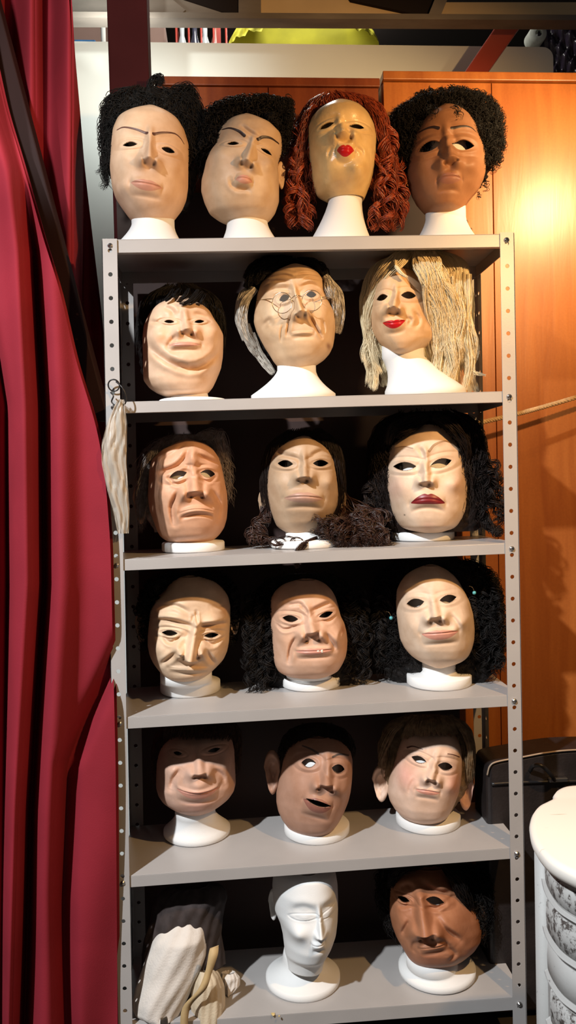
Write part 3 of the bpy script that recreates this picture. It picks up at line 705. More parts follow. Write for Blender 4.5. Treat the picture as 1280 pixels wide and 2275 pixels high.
def fold_back(w, y, x):
    return .16+.05*np.sin((x-20)*.075+1.1)*np.interp(y, [0, 300, 800], [1, .8, .5]) + .26*np.clip((x-158)/22, 0, 1)*np.interp(y, [250, 400], [.1, 1])
curtain([(-60, 150), (0, 154), (110, 160), (240, 172), (350, 181), (430, 190), (560, 205), (700, 222), (900, 240), (1200, 244), (2340, 258)],
        [(-60, -160), (2340, 60)], fold_back, 'stage_curtain', 'dark red curtain behind the slanting strut, partly in shadow, beside the white wall', CURT)
STRUTM = mat('dark_strut_wood', (.026, .010, .010), .7, noise=.3, nscale=9, stretch=(1, 1, .3), spec=.15)
Ys = .03
a1, a2, a3, a4 = at(-95, -90, Ys), at(-30, -90, Ys), at(242, 935, Ys+.05), at(214, 935, Ys+.05)
m = MB(); off = np.array([.004, .035, .0]); m.hexa([a4, a3, a3+off, a4+off, a1, a2, a2+off, a1+off])
o = m.build('wooden_strut', STRUTM, bevel=.003); tag(o, 'dark brown wooden strut slanting across the red curtains', 'beam')
# ------------------------------------------------------------------ the masks
PEACH = (.74, .50, .34); PALE = (.76, .57, .42); RUDDY = (.68, .38, .24); OLIVE = (.66, .47, .31); TAN = (.42, .22, .13); BROWN = (.36, .17, .085)
LIP_NAT = paint('rosy_lips', (.62, .30, .21)); LIP_RED = paint('bright_red_lips', (.52, .010, .014), .3); LIP_DARK = paint('dark_red_lips', (.20, .012, .014), .4)
LIP_PINK = paint('pink_lips', (.66, .30, .22)); LIP_BROWN = paint('brown_lips', (.33, .14, .09)); LIP_DBROWN = paint('dusky_lips', (.30, .12, .085))
BROW_BRN = paint('brown_brow', (.13, .055, .04)); BROW_BLK = paint('black_brow', (.035, .018, .014)); BROW_SOFT = paint('faint_brow', (.36, .22, .13)); BROW_GRY = paint('grey_brow', (.10, .07, .06))
def fit(S, w): return S
HEADS = []
# --- top shelf
S1 = dict(Y=.15, k=.1, D=.090, jaw=452, mid=-.02, skin=PEACH, lipmat=LIP_NAT, browmat=BROW_BRN,
  rows=[(231, 312, 358), (238, 296, 372), (245, 281, 382), (261, 260, 398), (290, 250, 412), (322, 247, 420), (376, 244, 419), (419, 249, 418), (443, 257, 414), (462, 271, 405), (480, 288, 388), (490, 303, 377)],
  eyes=[(289, 319, 29, 11, 3), (374, 332, 27, 12, 6)], nose=((334, 298), (332, 360), 42, 27), mouth=((290, 407), (325, 411), (361, 419), 8, 12), chin=(322, 437, 8),
  brows=[([(260, 289), (275, 283), (302, 287), (327, 297)], 1.0, 2.6), ([(341, 299), (357, 295), (385, 296), (400, 306), (409, 320)], 2.8, .8)],
  bumps=[(275, 352, 26, 22, 5), (392, 368, 24, 24, 5), (265, 425, 22, 25, 3)], sock=8)
r, L = build_mask(S1, 'pale stern mask with tousled black hair, leftmost on the top shelf')
h = Hair(L.F); B = h.blob([(192, 300, 362), (203, 270, 410), (225, 242, 436), (260, 234, 445), (300, 232, 448), (350, 234, 444), (400, 241, 438), (440, 262, 428), (470, 290, 415)], -.02, .035, .085, .004, .006)
h.grow(B, 420, (-.02, .5), (.15, .4), (-.3, 3.4), .5, .001, .012, .006, 1.6, .0011, 18, sway=1)
for i in range(26):
    y0 = random.uniform(230, 400); xl = np.interp(y0, [200, 260, 400], [262, 240, 246]); e = random.uniform(8, 24)
    h.lock([(xl, y0, -15), (xl-e*.7, y0+14, -12), (xl-e*.5, y0+30, -10), (xl-e*random.uniform(.6, 1.5), y0+44, -8)], 7, .004, .0008, .003, 1.5, 16, 1.4)
h.lock([(330, 205, -10), (338, 185, -8), (352, 175, -4), (362, 188, 0)], 40, .008, .001, .004, 1.2, 20)
h.lock([(322, 210, -10), (340, 182, -12), (356, 172, -10), (350, 190, -6)], 30, .007, .001, .004, 1, 20)
h.lock([(365, 225, -10), (395, 205, -15), (418, 200, -18), (432, 222, -20), (440, 260, -22)], 70, .014, .0011, .006, 2, 26)
h.lock([(375, 235, -10), (415, 225, -10), (438, 260, -14), (446, 310, -16), (444, 370, -16)], 80, .014, .0011, .006, 2.5, 30)
h.build(r, BLACK_HAIR); HEADS.append(('stand', dict(cx=334, base_y=531, w=132, kind='flare', neck=86, Yc=.15, shelf=1), L, 'white styrofoam stand under the leftmost mask of the top shelf'))
S2 = dict(Y=.15, k=.1, D=.090, jaw=455, mid=.10, skin=OLIVE, lipmat=LIP_NAT, browmat=BROW_BLK,
  rows=[(249, 532, 562), (254, 516, 575), (262, 500, 585), (280, 488, 612), (300, 480, 626), (320, 478, 628), (338, 466, 626), (360, 457, 618), (380, 453, 618), (400, 448, 620), (425, 447, 620), (450, 454, 620), (470, 465, 612), (482, 487, 600), (487, 508, 590)],
  eyes=[(518, 317, 25, 8, 8), (592, 335, 24, 8, 16)], nose=((563, 314), (550, 364), 40, 24), nostrils=[(536, 369), (558, 374)], mouth=((523, 400), (541, 399), (562, 406), 7, 10), chin=(552, 440, 9), pout=5,
  brows=[([(494, 288), (511, 285), (530, 291), (543, 301)], 1.2, 3.0), ([(573, 309), (585, 304), (602, 307), (619, 319)], 3.0, 1.4)],
  wrinkles=[([(537, 280), (555, 293), (574, 306)], 3.5, 3), ([(512, 398), (517, 412), (532, 420), (556, 419)], 4, 3)], bumps=[(480, 350, 24, 22, 7), (480, 425, 28, 30, 4), (597, 430, 25, 30, 3), (604, 375, 20, 24, 4)],
  ears=[(618, 388, 18, 56, 1, .9)], sock=8)
r, L = build_mask(S2, 'square jawed frowning mask, second from left on the top shelf')
h = Hair(L.F); B = h.blob([(216, 535, 580), (226, 497, 632), (245, 470, 640), (270, 457, 641), (300, 452, 636), (330, 452, 630), (360, 458, 618), (400, 462, 612), (440, 470, 606)], -.015, .045, .08, .004, .006)
h.grow(B, 500, (-.03, .45), (.08, .2), (0, 3.14), .5, .001, .010, .007, 2.2, .0012, 18)
for p in ([(600, 225, 20), (625, 232, 22), (640, 226, 20), (645, 240, 18)], [(610, 235, 20), (635, 240, 18), (643, 256, 16), (630, 268, 22)], [(590, 255, 40), (604, 262, 42), (612, 272, 40), (608, 282, 44)], [(560, 222, 20), (590, 222, 20), (615, 232, 22), (632, 250, 22)]):
    h.lock(p, 50, .010, .0011, .006, 2.5, 26)
h.build(r, BLACK_HAIR); HEADS.append(('stand', dict(cx=555, base_y=529, w=116, kind='flare', neck=84, Yc=.15, shelf=1), L, 'white styrofoam stand under the square jawed mask of the top shelf'))
S3 = dict(Y=.15, k=.1, D=.092, jaw=392, mid=.10, skin=(.80, .56, .26), lipmat=LIP_RED, browmat=BROW_BRN, mat=SKIN_GLOSS,
  rows=[(217, 738, 768), (225, 724, 784), (240, 703, 808), (260, 690, 822), (285, 682, 832), (310, 684, 837), (340, 686, 836), (365, 690, 833), (390, 693, 829), (410, 697, 823), (425, 704, 815), (433, 725, 810)],
  eyes=[(726, 278, 30, 11, -12), (793, 280, 30, 11, 3)], nose=((757, 272), (762, 304), 48, 30), nostrils=[(749, 311), (781, 311)], wings=[(744, 306), (788, 305)], mouth=((748, 336), (767, 338), (787, 336), 11, 12), bow=.35, pout=8, chin=(768, 374, 12),
  bumps=[(824, 312, 18, 22, 6), (814, 362, 16, 16, 6), (730, 366, 18, 16, 6), (705, 300, 18, 24, 4), (770, 245, 40, 18, 4), (795, 378, 14, 12, 4)], wrinkles=[([(792, 328), (803, 336), (806, 348)], 3, 3), ([(738, 328), (732, 338), (730, 350)], 3, 2)], sock=7,
  blush=[(760, 395, 50, 10, (.62, .40, .18), .4)])
r, L = build_mask(S3, 'shiny yellowish mask with pursed red lips and long auburn curls, on the top shelf')
h = Hair(L.F); B = h.blob([(206, 715, 770), (216, 695, 812), (240, 678, 842), (275, 664, 856), (310, 655, 862), (340, 655, 862), (365, 668, 850), (385, 700, 826)], -.025, .03, .08, .003, .004)
h.grow(B, 260, (-.02, .2), (.3, .7), (0, 3.14), .25, .001, .008, .003, 1.2, .0012, 18)
for sx, bx in ((-1, 0), (1, 0)):
    for i in range(46):
        t = random.random(); top = random.uniform(225, 300) if i < 20 else random.uniform(300, 360)
        x0 = np.interp(top, [225, 300, 360], [700, 680, 682]) if sx < 0 else np.interp(top, [225, 300, 360], [818, 842, 848])
        out = random.uniform(4, 50)*1.0; ln = random.uniform(90, 200); xe = (x0-out+10 if sx < 0 else x0+out+8); ye = min(top+ln, 512)
        if sx < 0 and ye > 450: xe = random.uniform(640, 690)
        if sx > 0 and ye > 450: xe = random.uniform(825, 900)
        mm = random.uniform(-50, 25)
        h.ringlet([(x0, top, mm-10), ((x0+xe)/2+sx*8, top+(ye-top)*.35, mm), (xe+sx*4, top+(ye-top)*.7, mm), (xe-sx*6, ye, mm-4)], random.uniform(.006, .013), random.uniform(2, 4.5), .0021, 60, 10)
for i in range(60):
    sx = -1 if i % 2 else 1; x0 = random.uniform(672, 690) if sx < 0 else random.uniform(836, 856); y0 = random.uniform(260, 400)
    h.lock([(x0, y0, random.uniform(-40, 5)), (x0+sx*random.uniform(6, 22), y0+40, random.uniform(-40, 15)), (x0+sx*random.uniform(0, 40), min(y0+random.uniform(80, 130), 515), random.uniform(-40, 10))], 9, .007, .0011, .006, 2.2, 30, 1.2, .002)
h.lock([(700, 235, 10), (683, 262, 20), (672, 300, 22), (665, 350, 22), (655, 400, 20)], 60, .010, .001, .004, 2, 30)
h.lock([(815, 232, 5), (840, 265, 12), (856, 320, 12), (870, 370, 10), (880, 420, 8)], 60, .012, .001, .004, 2, 30)
h.build(r, RED_HAIR); HEADS.append(('stand', dict(cx=755, base_y=528, w=122, kind='flare', neck=68, Yc=.15, shelf=1), L, 'white styrofoam stand with the tall neck under the auburn mask of the top shelf'))
S4 = dict(Y=.15, k=.1, D=.092, jaw=450, mid=.14, skin=BROWN, lipmat=LIP_BROWN, browmat=BROW_BLK,
  rows=[(227, 975, 1003), (233, 962, 1020), (240, 952, 1030), (260, 935, 1048), (285, 922, 1061), (310, 912, 1067), (340, 908, 1078), (365, 904, 1080), (390, 904, 1079), (410, 908, 1074), (430, 915, 1062), (450, 925, 1043), (465, 942, 1028), (474, 968, 1012)],
  eyes=[(954, 323, 44, 21, -5), (1029, 320, 43, 21, 0)], nose=((992, 290), (1002, 357), 52, 27), wings=[(982, 366), (1018, 363)], mouth=((972, 402), (1000, 395), (1026, 399), 8, 13), chin=(1003, 434, 9), pout=5,
  brows=[([(925, 297), (944, 286), (961, 281), (974, 283)], 1.0, 3.2), ([(1004, 283), (1029, 279), (1046, 282), (1058, 292)], 3.0, .8)],
  bumps=[(935, 372, 24, 24, 5), (1052, 372, 24, 24, 5)], sock=7, lid=2.6)
r, L = build_mask(S4, 'brown mask with tight black corkscrew curls, rightmost on the top shelf')
h = Hair(L.F); B = h.blob([(206, 955, 1030), (218, 915, 1062), (240, 884, 1088), (280, 874, 1101), (320, 878, 1105), (360, 892, 1100), (395, 910, 1088), (420, 930, 1070)], -.015, .045, .08, .004, .006)
h.grow(B, 900, (-.05, .75), (.05, .14), (-.1, 3.25), .25, .002, .012, .0052, 3.2, .0010, 34, end_flare=.012)
for i in range(90):
    a = random.uniform(-.25, 1.05)*math.pi*.75; x = 988+106*math.sin(a); y = 305-97*math.cos(a)
    ox, oy = math.sin(a), -math.cos(a); l = random.uniform(12, 26)
    h.ringlet([(x, y, random.uniform(-20, 20)), (x+ox*l*.6, y+oy*l*.6+2, 0), (x+ox*l, y+oy*l+9, 0), (x+ox*l*1.1, y+oy*l+16, 0)], .0042, 2.6, .0011, 34, 3)
for p in ([(1020, 228, 60), (1012, 240, 74), (1022, 250, 80), (1030, 262, 84)], [(1012, 226, 60), (1020, 240, 74), (1014, 252, 80), (1020, 265, 86)], [(965, 232, 55), (970, 243, 72), (962, 252, 76), (968, 258, 78)], [(958, 236, 55), (952, 248, 68), (960, 258, 74)], [(1078, 405, 10), (1082, 415, 10), (1078, 428, 10)], [(1062, 425, 12), (1066, 434, 12), (1062, 442, 12)], [(1024, 474, 10), (1030, 488, 10), (1040, 505, 10), (1048, 518, 10)]):
    h.ringlet(p, .0042, 2.5, .0009, 36, 3)
h.build(r, BLACK_HAIR); HEADS.append(('stand', dict(cx=990, base_y=526, w=124, kind='flare', neck=80, Yc=.15, shelf=1, inner=.66), L, 'white styrofoam stand under the brown curly haired mask of the top shelf'))
# --- second shelf
S5 = dict(Y=.14, k=.1, D=.090, jaw=868, mid=.06, skin=PEACH, lipmat=LIP_NAT, browmat=BROW_BRN, DB=.08, pexp=2.6, gexp=.5,
  rows=[(658, 385, 418), (665, 368, 428), (675, 348, 450), (690, 335, 467), (710, 324, 477), (726, 319, 487), (745, 317, 496), (770, 317, 496), (795, 318, 495), (820, 318, 491), (845, 319, 481), (862, 332, 473), (873, 350, 463), (880, 375, 450)],
  eyes=[(376, 714, 22, 7, 5), (443, 714, 22, 7, -8)], nose=((411, 697), (416, 734), 46, 22), nostrils=[(405, 743), (426, 744)], wings=[(396, 738), (436, 738)], mouth=((374, 768), (410, 766), (447, 767), 4, 6), pout=6, muzzle=6, line=2,
  bumps=[(342, 745, 26, 22, 9), (480, 742, 22, 24, 9), (422, 796, 46, 18, 10), (405, 850, 70, 22, 4)],
  wrinkles=[([(326, 762), (350, 787), (386, 810), (427, 820), (462, 806), (492, 776)], 6, 7), ([(332, 713), (350, 716), (362, 708)], 4, 3), ([(365, 682), (380, 688), (388, 700)], 5, 3), ([(428, 695), (448, 700), (466, 708)], 5, 3), ([(392, 745), (382, 758), (374, 772)], 4, 3)], sock=6,
  blush=[(366, 748, 16, 13, (.80, .36, .16), .7), (438, 742, 10, 12, (.78, .38, .18), .4)])
r, L = build_mask(S5, 'chubby double chinned mask with short black fringe, left on the second shelf')
h = Hair(L.F); B = h.blob([(636, 370, 432), (645, 345, 462), (668, 322, 482), (700, 310, 492), (740, 306, 496), (790, 306, 497), (830, 312, 490), (865, 335, 470)], -.02, .05, .075, .003, .004)
h.grow(B, 420, (-.03, .1), (.2, .6), (0, 3.14), .3, .001, .006, .002, 1, .0010, 16)
for p in ([(440, 645, 50), (430, 660, 74), (414, 672, 80), (398, 673, 82)], [(450, 650, 50), (436, 664, 72), (424, 674, 78)], [(385, 645, 50), (378, 658, 70), (366, 668, 72)], [(400, 643, 50), (392, 654, 72), (384, 660, 76)], [(455, 655, 46), (448, 668, 66), (444, 676, 68)], [(420, 643, 52), (414, 656, 74), (404, 664, 78)]):
    h.lock(p, 26, .006, .0009, .001, .5, 18)
h.build(r, BLACK_HAIR); HEADS.append(('stand', dict(cx=428, base_y=893, w=124, kind='disc', neck=80, Yc=.125, shelf=2, rim=.012), L, 'low white styrofoam stand under the chubby double chinned mask'))
S6 = dict(Y=.15, k=.1, D=.092, jaw=785, mid=.14, skin=(.72, .50, .31), lipmat=LIP_NAT, browmat=BROW_BRN, name='theatre_mask', pexp=2.3,
  rows=[(585, 635, 672), (592, 617, 693), (605, 596, 709), (625, 579, 721), (650, 571, 727), (675, 568, 732), (695, 565, 742), (715, 564, 745), (735, 570, 745), (755, 580, 743), (772, 589, 740), (787, 599, 733), (800, 607, 720), (812, 618, 698), (818, 638, 680)],
  eyes=[(632, 661, 23, 15, -18), (692, 653, 22, 14, -5)], nose=((656, 650), (668, 697), 36, 33), bridge=.42, mouth=((646, 742), (672, 740), (698, 739), 1.2, 2), chin=(684, 767, 9), pout=3, parts=False,
  wrinkles=[([(596, 605), (622, 600), (653, 603)], 2.6, 2), ([(592, 617), (629, 611), (653, 615)], 2.6, 2.2), ([(588, 634), (608, 624), (643, 624)], 2.6, 2), ([(657, 610), (682, 607), (711, 613)], 2.6, 2.2), ([(668, 626), (688, 617), (717, 621)], 2.6, 2),
            ([(596, 648), (612, 640), (645, 638)], 4, 3), ([(668, 636), (688, 629), (712, 637)], 4, 3), ([(646, 698), (642, 720), (638, 744)], 3, 4), ([(629, 722), (626, 738), (625, 757)], 3, 3), ([(686, 699), (700, 724), (716, 750)], 3, 4.5), ([(716, 712), (720, 728), (718, 742)], 3, 3), ([(585, 722), (598, 712), (604, 724)], 4, 2.5)],
  bumps=[(600, 700, 18, 20, 6), (722, 695, 16, 18, 5), (596, 745, 14, 24, -4)], lines=[([(686, 699), (700, 724), (715, 749)], 1.4, (.28, .12, .07), .6), ([(645, 700), (642, 720), (638, 742)], 1.4, (.30, .14, .08), .5)], blush=[(730, 769, 5, 6, (.25, .10, .06), .8), (565, 696, 6, 4, (.36, .18, .11), .6)],
  ears=[(738, 705, 16, 50, 1, .9)], sock=9, lid=2.8)
r, L = build_mask(S6, 'wrinkled old mask with long nose and white side hair, behind wire glasses')
h = Hair(L.F); h.blob([(574, 630, 680), (582, 590, 712), (600, 562, 732), (625, 552, 738), (650, 550, 742), (700, 552, 748), (750, 565, 748), (790, 590, 735)], -.03, .03, .075, .003, .004)
for p in ([(640, 578, 20), (600, 585, 30), (565, 605, 28), (545, 640, 20)], [(630, 580, 28), (592, 592, 36), (560, 618, 32), (548, 640, 24)], [(650, 576, 15), (605, 578, 16), (565, 592, 10), (545, 620, 5)], [(660, 578, 25), (700, 586, 30), (725, 610, 25), (738, 640, 18)], [(625, 584, 34), (588, 602, 42), (566, 630, 34)]):
    h.lock(p, 60, .010, .0013, .003, 2.5, 26)
h.build(r, BLACK_HAIR)
for side in (0, 1):
    h = Hair(L.F)
    for p, n in ((([(568, 642, 10), (545, 670, 14), (538, 705, 12), (548, 745, 5), (566, 772, -6)], 130), ([(562, 640, 0), (540, 660, 2), (534, 710, 0), (545, 755, -8)], 110), ([(560, 740, -10), (572, 780, -16), (590, 808, -18), (607, 830, -14)], 60), ([(548, 720, -6), (558, 765, -8), (575, 790, -14)], 70)) if side == 0 else
                 (([(722, 612, 30), (738, 640, 26), (746, 680, 18), (742, 720, 8)], 100), ([(732, 625, 10), (750, 655, 8), (756, 700, 4), (750, 740, -4)], 90), ([(728, 618, 40), (732, 640, 44), (736, 662, 38)], 50))):
        h.lock(p, n, .011, .0009, .002, 1, 26, 1.1, .001)
    h.build(r, WHITE_HAIR, 'side_hair')
# wire spectacles
root = thing('eyeglasses', L.F.world(*[np.array(q) for q in (*L.pix(660, 676), .1)]), 'round thin wire spectacles on the wrinkled old mask', 'glasses')
GL, nt_, b_ = new_mat('spectacle_glass'); b_.inputs['Base Color'].default_value = (1, 1, 1, 1); b_.inputs['Roughness'].default_value = .02; b_.inputs['Alpha'].default_value = .08
dp = .104; w3 = lambda x, y, d: L.F.world(*[np.array(q) for q in (*L.F.uv(x, y, d), d)])
for cx, cy in ((627, 673), (693, 668)):
    a = np.linspace(0, 2*np.pi, 49); k = MB(); k.tube([w3(cx+22*np.cos(t), cy+23*np.sin(t), dp-.004*abs(np.cos(t))) for t in a], .0009, 7); rim = k.build('rim', WIRE, root, True)
    k = MB(); k.add([w3(cx, cy, dp+.002)]+[w3(cx+21.6*np.cos(t), cy+22.6*np.sin(t), dp-.004*abs(np.cos(t))) for t in a[:-1]], [(0, 1+j, 1+(j+1) % 48) for j in range(48)]); k.build('lens', GL, rim, True)
k = MB(); k.tube(spline([w3(648, 663, dp), w3(658, 656, dp+.008), (w3(671, 659, dp))], 14), .001, 7); k.build('bridge', WIRE, root, True)
for p in ([(605, 664, dp-.004), (590, 665, .06), (570, 668, .02)], [(715, 661, dp-.004), (726, 660, .06), (734, 664, .02)]):
    k = MB(); k.tube(spline([w3(*q) for q in p], 16), .0011, 7); k.build('temple', WIRE, root, True)
HEADS.append(('stand', dict(cx=652, base_y=888, w=156, kind='flare', neck=84, Yc=.15, shelf=2), L, 'white styrofoam stand under the old mask with glasses'))
S7 = dict(Y=.13, k=.1, D=.092, mid=-.22, skin=(.74, .50, .30), lipmat=LIP_RED, browmat=BROW_BRN, jaw=775,
  rows=[(592, 862, 905), (602, 845, 925), (620, 834, 938), (640, 828, 945), (660, 826, 950), (680, 825, 955), (705, 824, 960), (730, 826, 968), (745, 832, 972), (760, 842, 968), (775, 857, 946), (785, 872, 922), (790, 885, 908)],
  eyes=[(849, 660, 24, 14, -5), (908, 655, 31, 16, -2)], nose=((880, 650), (876, 686), 36, 30), nostrils=[(866, 698), (884, 697)], mouth=((850, 718), (874, 719), (901, 712), 6, 11), bow=.3, chin=(880, 757, 10), pout=4, muzzle=5,
  wrinkles=[([(921, 692), (931, 710), (924, 726)], 4, 4), ([(905, 706), (912, 712), (908, 722)], 3, 2)], bumps=[(918, 690, 18, 20, 7), (842, 696, 14, 18, 5)], sock=7, lid=1.5,
  blush=[(905, 662, 22, 9, (.42, .26, .22), .35)])
r, L = build_mask(S7, 'smiling mask with bright red lips and long wavy blonde hair, right on the second shelf')
h = Hair(L.F); B = h.blob([(560, 890, 975), (570, 850, 1010), (590, 828, 1030), (620, 815, 1040), (660, 806, 1044), (700, 808, 1046), (750, 816, 1046), (790, 835, 1040), (815, 880, 1030)], -.025, .035, .08, .004, .003)
h.grow(B, 500, (-.02, .2), (.5, .95), (0, 3.14), .18, .001, .007, .002, 1.2, .0010, 22)
jt = lambda p, e: [(x+random.uniform(-e, e), y+random.uniform(-e, e)*.6, m+random.uniform(-5, 5)) for x, y, m in p]
for j in range(64):       # fringe parted left of the middle, sweeping to both sides
    q = j/63
    if q > .34:
        t = (q-.34)/.66; h.lock(jt([(916+t*44, 563, 40), (926+t*46, 584, 78-16*t), (938+t*48, 616, 82-22*t), (950+t*52, 656, 66-24*t), (962+t*54, 704, 46-20*t), (966+t*56, 730+50*t+random.uniform(-20, 40), 34-20*t)], 9), 20, .009, .0010, .002, 1.2, 30, 1.2, .002)
    else:
        t = q/.34; h.lock(jt([(912-t*30, 563, 40), (896-t*34, 584, 76-20*t), (866-t*26, 610, 74-30*t), (842-t*18, 644, 50-26*t), (824-t*8, 690, 28-16*t), (818-t*4, 730+30*t, 18-16*t)], 4), 18, .007, .0010, .001, .8, 30)
for i in range(8): h.lock(jt([(880, 572, 62), (880, 590, 86), (890, 606, 92), (904, 616, 94)], 2.5), 8, .003, .0009, .001, .6, 20)
def wave(x0, y0, x1, y1, m, amp, n=7):
    ph = random.random()*6; return [(x0+(x1-x0)*t+amp*math.sin(ph+t*7.5)*t**1.3*1.3, y0+(y1-y0)*t, m+amp*.5*math.cos(ph+t*7.5)*t) for t in np.linspace(0, 1, n)]
for i in range(44):
    x0 = random.uniform(958, 1042); h.lock(wave(x0, random.uniform(590, 640), x0+random.uniform(-16, 10), random.uniform(770, 872), random.uniform(-38, 34), random.uniform(4, 12)), 44, .010, .0009, .0016, 1.6, 40, 1.1, .004)
for i in range(24):
    x0 = random.uniform(812, 830); h.lock(wave(x0, random.uniform(640, 690), x0+random.uniform(-4, 26), random.uniform(790, 868), random.uniform(-32, 10), random.uniform(3, 10)), 36, .009, .0009, .0016, 1.6, 40, 1.1, .003)
for i in range(16):
    x0 = random.uniform(845, 888); h.lock(wave(x0-6, 730, x0+6, random.uniform(830, 864), -38, 5), 20, .009, .0010, .0012, 1, 30)
h.lock([(1040, 800, 10), (1052, 826, 12), (1066, 832, 14), (1080, 834, 14)], 8, .003, .0008, .002, 1, 18)
h.build(r, BLONDE); HEADS.append(('stand', dict(cx=945, base_y=880, w=150, kind='flare', neck=92, Yc=.13, shelf=2), L, 'white styrofoam stand under the blonde mask'))
# --- third shelf
S8 = dict(Y=.155, k=.25, D=.092, jaw=1188, mid=.06, skin=RUDDY, lipmat=LIP_NAT, browmat=BROW_BRN, parts=False,
  rows=[(980, 398, 435), (986, 385, 458), (1000, 357, 474), (1020, 337, 487), (1045, 331, 494), (1070, 330, 499), (1100, 328, 505), (1130, 332, 506), (1155, 341, 504), (1175, 348, 498), (1190, 356, 488), (1203, 370, 476), (1209, 390, 455)],
  eyes=[(396, 1055, 38, 17, -14), (462, 1052, 33, 17, 6)], nose=((430, 1030), (434, 1090), 62, 28), wings=[(409, 1096), (459, 1096)], nostrils=[(424, 1105), (450, 1105)], mouth=((398, 1141), (438, 1131), (477, 1138), 5, 6), chin=(440, 1168, 6), pout=4, muzzle=7,
  wrinkles=[([(352, 1049), (385, 1040), (408, 1022), (419, 1000)], 5, 6), ([(358, 1021), (385, 1006), (409, 990)], 4, 2.5), ([(438, 1010), (460, 1021), (493, 1032)], 5, 6), ([(374, 1062), (392, 1076), (416, 1067)], 3, 3), ([(447, 1061), (462, 1069), (483, 1060)], 3, 3),
            ([(401, 1086), (391, 1105), (382, 1128), (387, 1166)], 5, 6), ([(466, 1085), (480, 1102), (489, 1122), (485, 1156)], 5, 5), ([(404, 1150), (440, 1142), (472, 1146)], 3, 2)],
  bumps=[(360, 1095, 24, 28, 6), (492, 1090, 14, 26, 4), (430, 1010, 8, 24, 3)], ears=[(326, 1118, 34, 92, -1, .5)], sock=8, lid=3)
r, L = build_mask(S8, 'sad ruddy mask with drooping brows and thin grey hair, left on the third shelf')
h = Hair(L.F); B = h.blob([(966, 385, 455), (978, 350, 482), (1000, 328, 496), (1040, 318, 502), (1090, 316, 503), (1140, 320, 502), (1180, 340, 490)], -.03, .03, .07, .003, .003)
h.grow(B, 240, (-.03, .5), (.12, .35), (-.3, 3.4), .4, .001, .012, .004, .8, .0007, 16, end_flare=.01)
for i in range(34):
    y0 = random.uniform(975, 1060); x0 = np.interp(y0, [975, 1000, 1060], [368, 338, 322])
    h.lock([(x0, y0, 5), (x0-random.uniform(4, 14), y0+25, 0), (x0-random.uniform(6, 22), y0+60, -6), (x0-random.uniform(-4, 20), y0+random.uniform(80, 130), -10)], 9, .007, .0006, .003, 1, 20, 1.3, .002)
for i in range(16):
    h.lock([(430+i*4, 976, 10), (450+i*3, 966-random.uniform(0, 9), 4), (478+i*1.5, 982, -2), (496+i*.5, 1020, -8)], 5, .008, .0006, .003, 1, 18, 1.3, .002)
h.build(r, GREY_HAIR); HEADS.append(('stand', dict(cx=430, base_y=1229, w=143, kind='disc', neck=90, shelf=3, rim=.022, inner=.80), L, 'white round foam base under the sad ruddy mask'))
S9 = dict(Y=.16, k=.15, D=.090, jaw=1150, mid=.06, skin=(.50, .35, .23), lipmat=paint('dull_rose_lips', (.44, .25, .18)), browmat=BROW_BRN,
  rows=[(972, 656, 692), (980, 636, 705), (990, 622, 720), (1002, 608, 733), (1015, 601, 740), (1030, 596, 745), (1050, 593, 748), (1075, 592, 751), (1100, 594, 753), (1125, 599, 750), (1150, 607, 738), (1170, 615, 716), (1184, 635, 702), (1191, 655, 692)],
  eyes=[(634, 1030, 34, 15, 5), (713, 1029, 34, 14, 0)], nose=((676, 1016), (677, 1058), 44, 26), nostrils=[(663, 1068), (682, 1068)], mouth=((631, 1107), (674, 1103), (719, 1108), 10, 13), pout=6, chin=(674, 1136, 9), muzzle=5,
  wrinkles=[([(612, 1002), (636, 1012), (662, 1018)], 5, 3.5), ([(688, 1017), (712, 1003), (732, 1006)], 5, 3.5)], bumps=[(618, 1070, 20, 24, 6), (738, 1070, 16, 24, 5)], ears=[(592, 1118, 22, 62, -1, .9), (753, 1114, 20, 58, 1, .9)], sock=8, lid=2.6)
r, L = build_mask(S9, 'tanned mask with long brown curls spilling over the middle of the third shelf')
h = Hair(L.F); B = h.blob([(958, 645, 712), (968, 620, 732), (990, 598, 750), (1030, 586, 760), (1080, 582, 764), (1120, 586, 764), (1160, 605, 748)], -.012, .055, .075, .003, .002)
h.grow(B, 360, (-.03, .1), (.4, .9), (0, 3.14), .2, .001, .005, .0015, 1, .0009, 16)
h.build(r, SOFT_BLACK)
h = Hair(L.F)
for i in range(16):
    x0 = random.uniform(578, 606); h.ringlet([(x0, 1120+random.uniform(0, 30), 0), (x0-12, 1160, 14), (x0-random.uniform(10, 40), 1190, 24), (x0-random.uniform(-30, 45), 1207, 34)], random.uniform(.007, .012), random.uniform(2, 3), .0016, 50, 6)
for i in range(44):
    x0 = random.uniform(738, 775); xe = random.uniform(700, 862); ye = np.interp(xe, [700, 780, 862], [1195, 1232, 1240])-random.uniform(0, 30)
    h.ringlet([(752+random.uniform(-4, 12), 1100+random.uniform(-10, 40), -40), ((x0+xe)/2+10, 1160, 10), (xe, ye-26, 60), (xe+random.uniform(-14, 14), ye, 92)], random.uniform(.008, .014), random.uniform(2, 4), .0015, 60, 7)
for i in range(34):
    x0 = random.uniform(770, 850); h.ringlet([(756+random.uniform(-6, 14), 1100+random.uniform(0, 30), -55), (x0-10, 1135+random.uniform(0, 20), -30), (x0+random.uniform(-15, 15), 1150, 0), (x0+random.uniform(-20, 25), 1195, 40), (x0+random.uniform(-20, 25), 1200+random.uniform(-5, 45), 100)], random.uniform(.008, .014), random.uniform(2, 3.6), .0014, 50, 6)
h.lock([(704, 1195, 60), (680, 1208, 100), (665, 1222, 118), (657, 1242, 122), (662, 1262, 120)], 40, .006, .0011, .003, 1, 30)
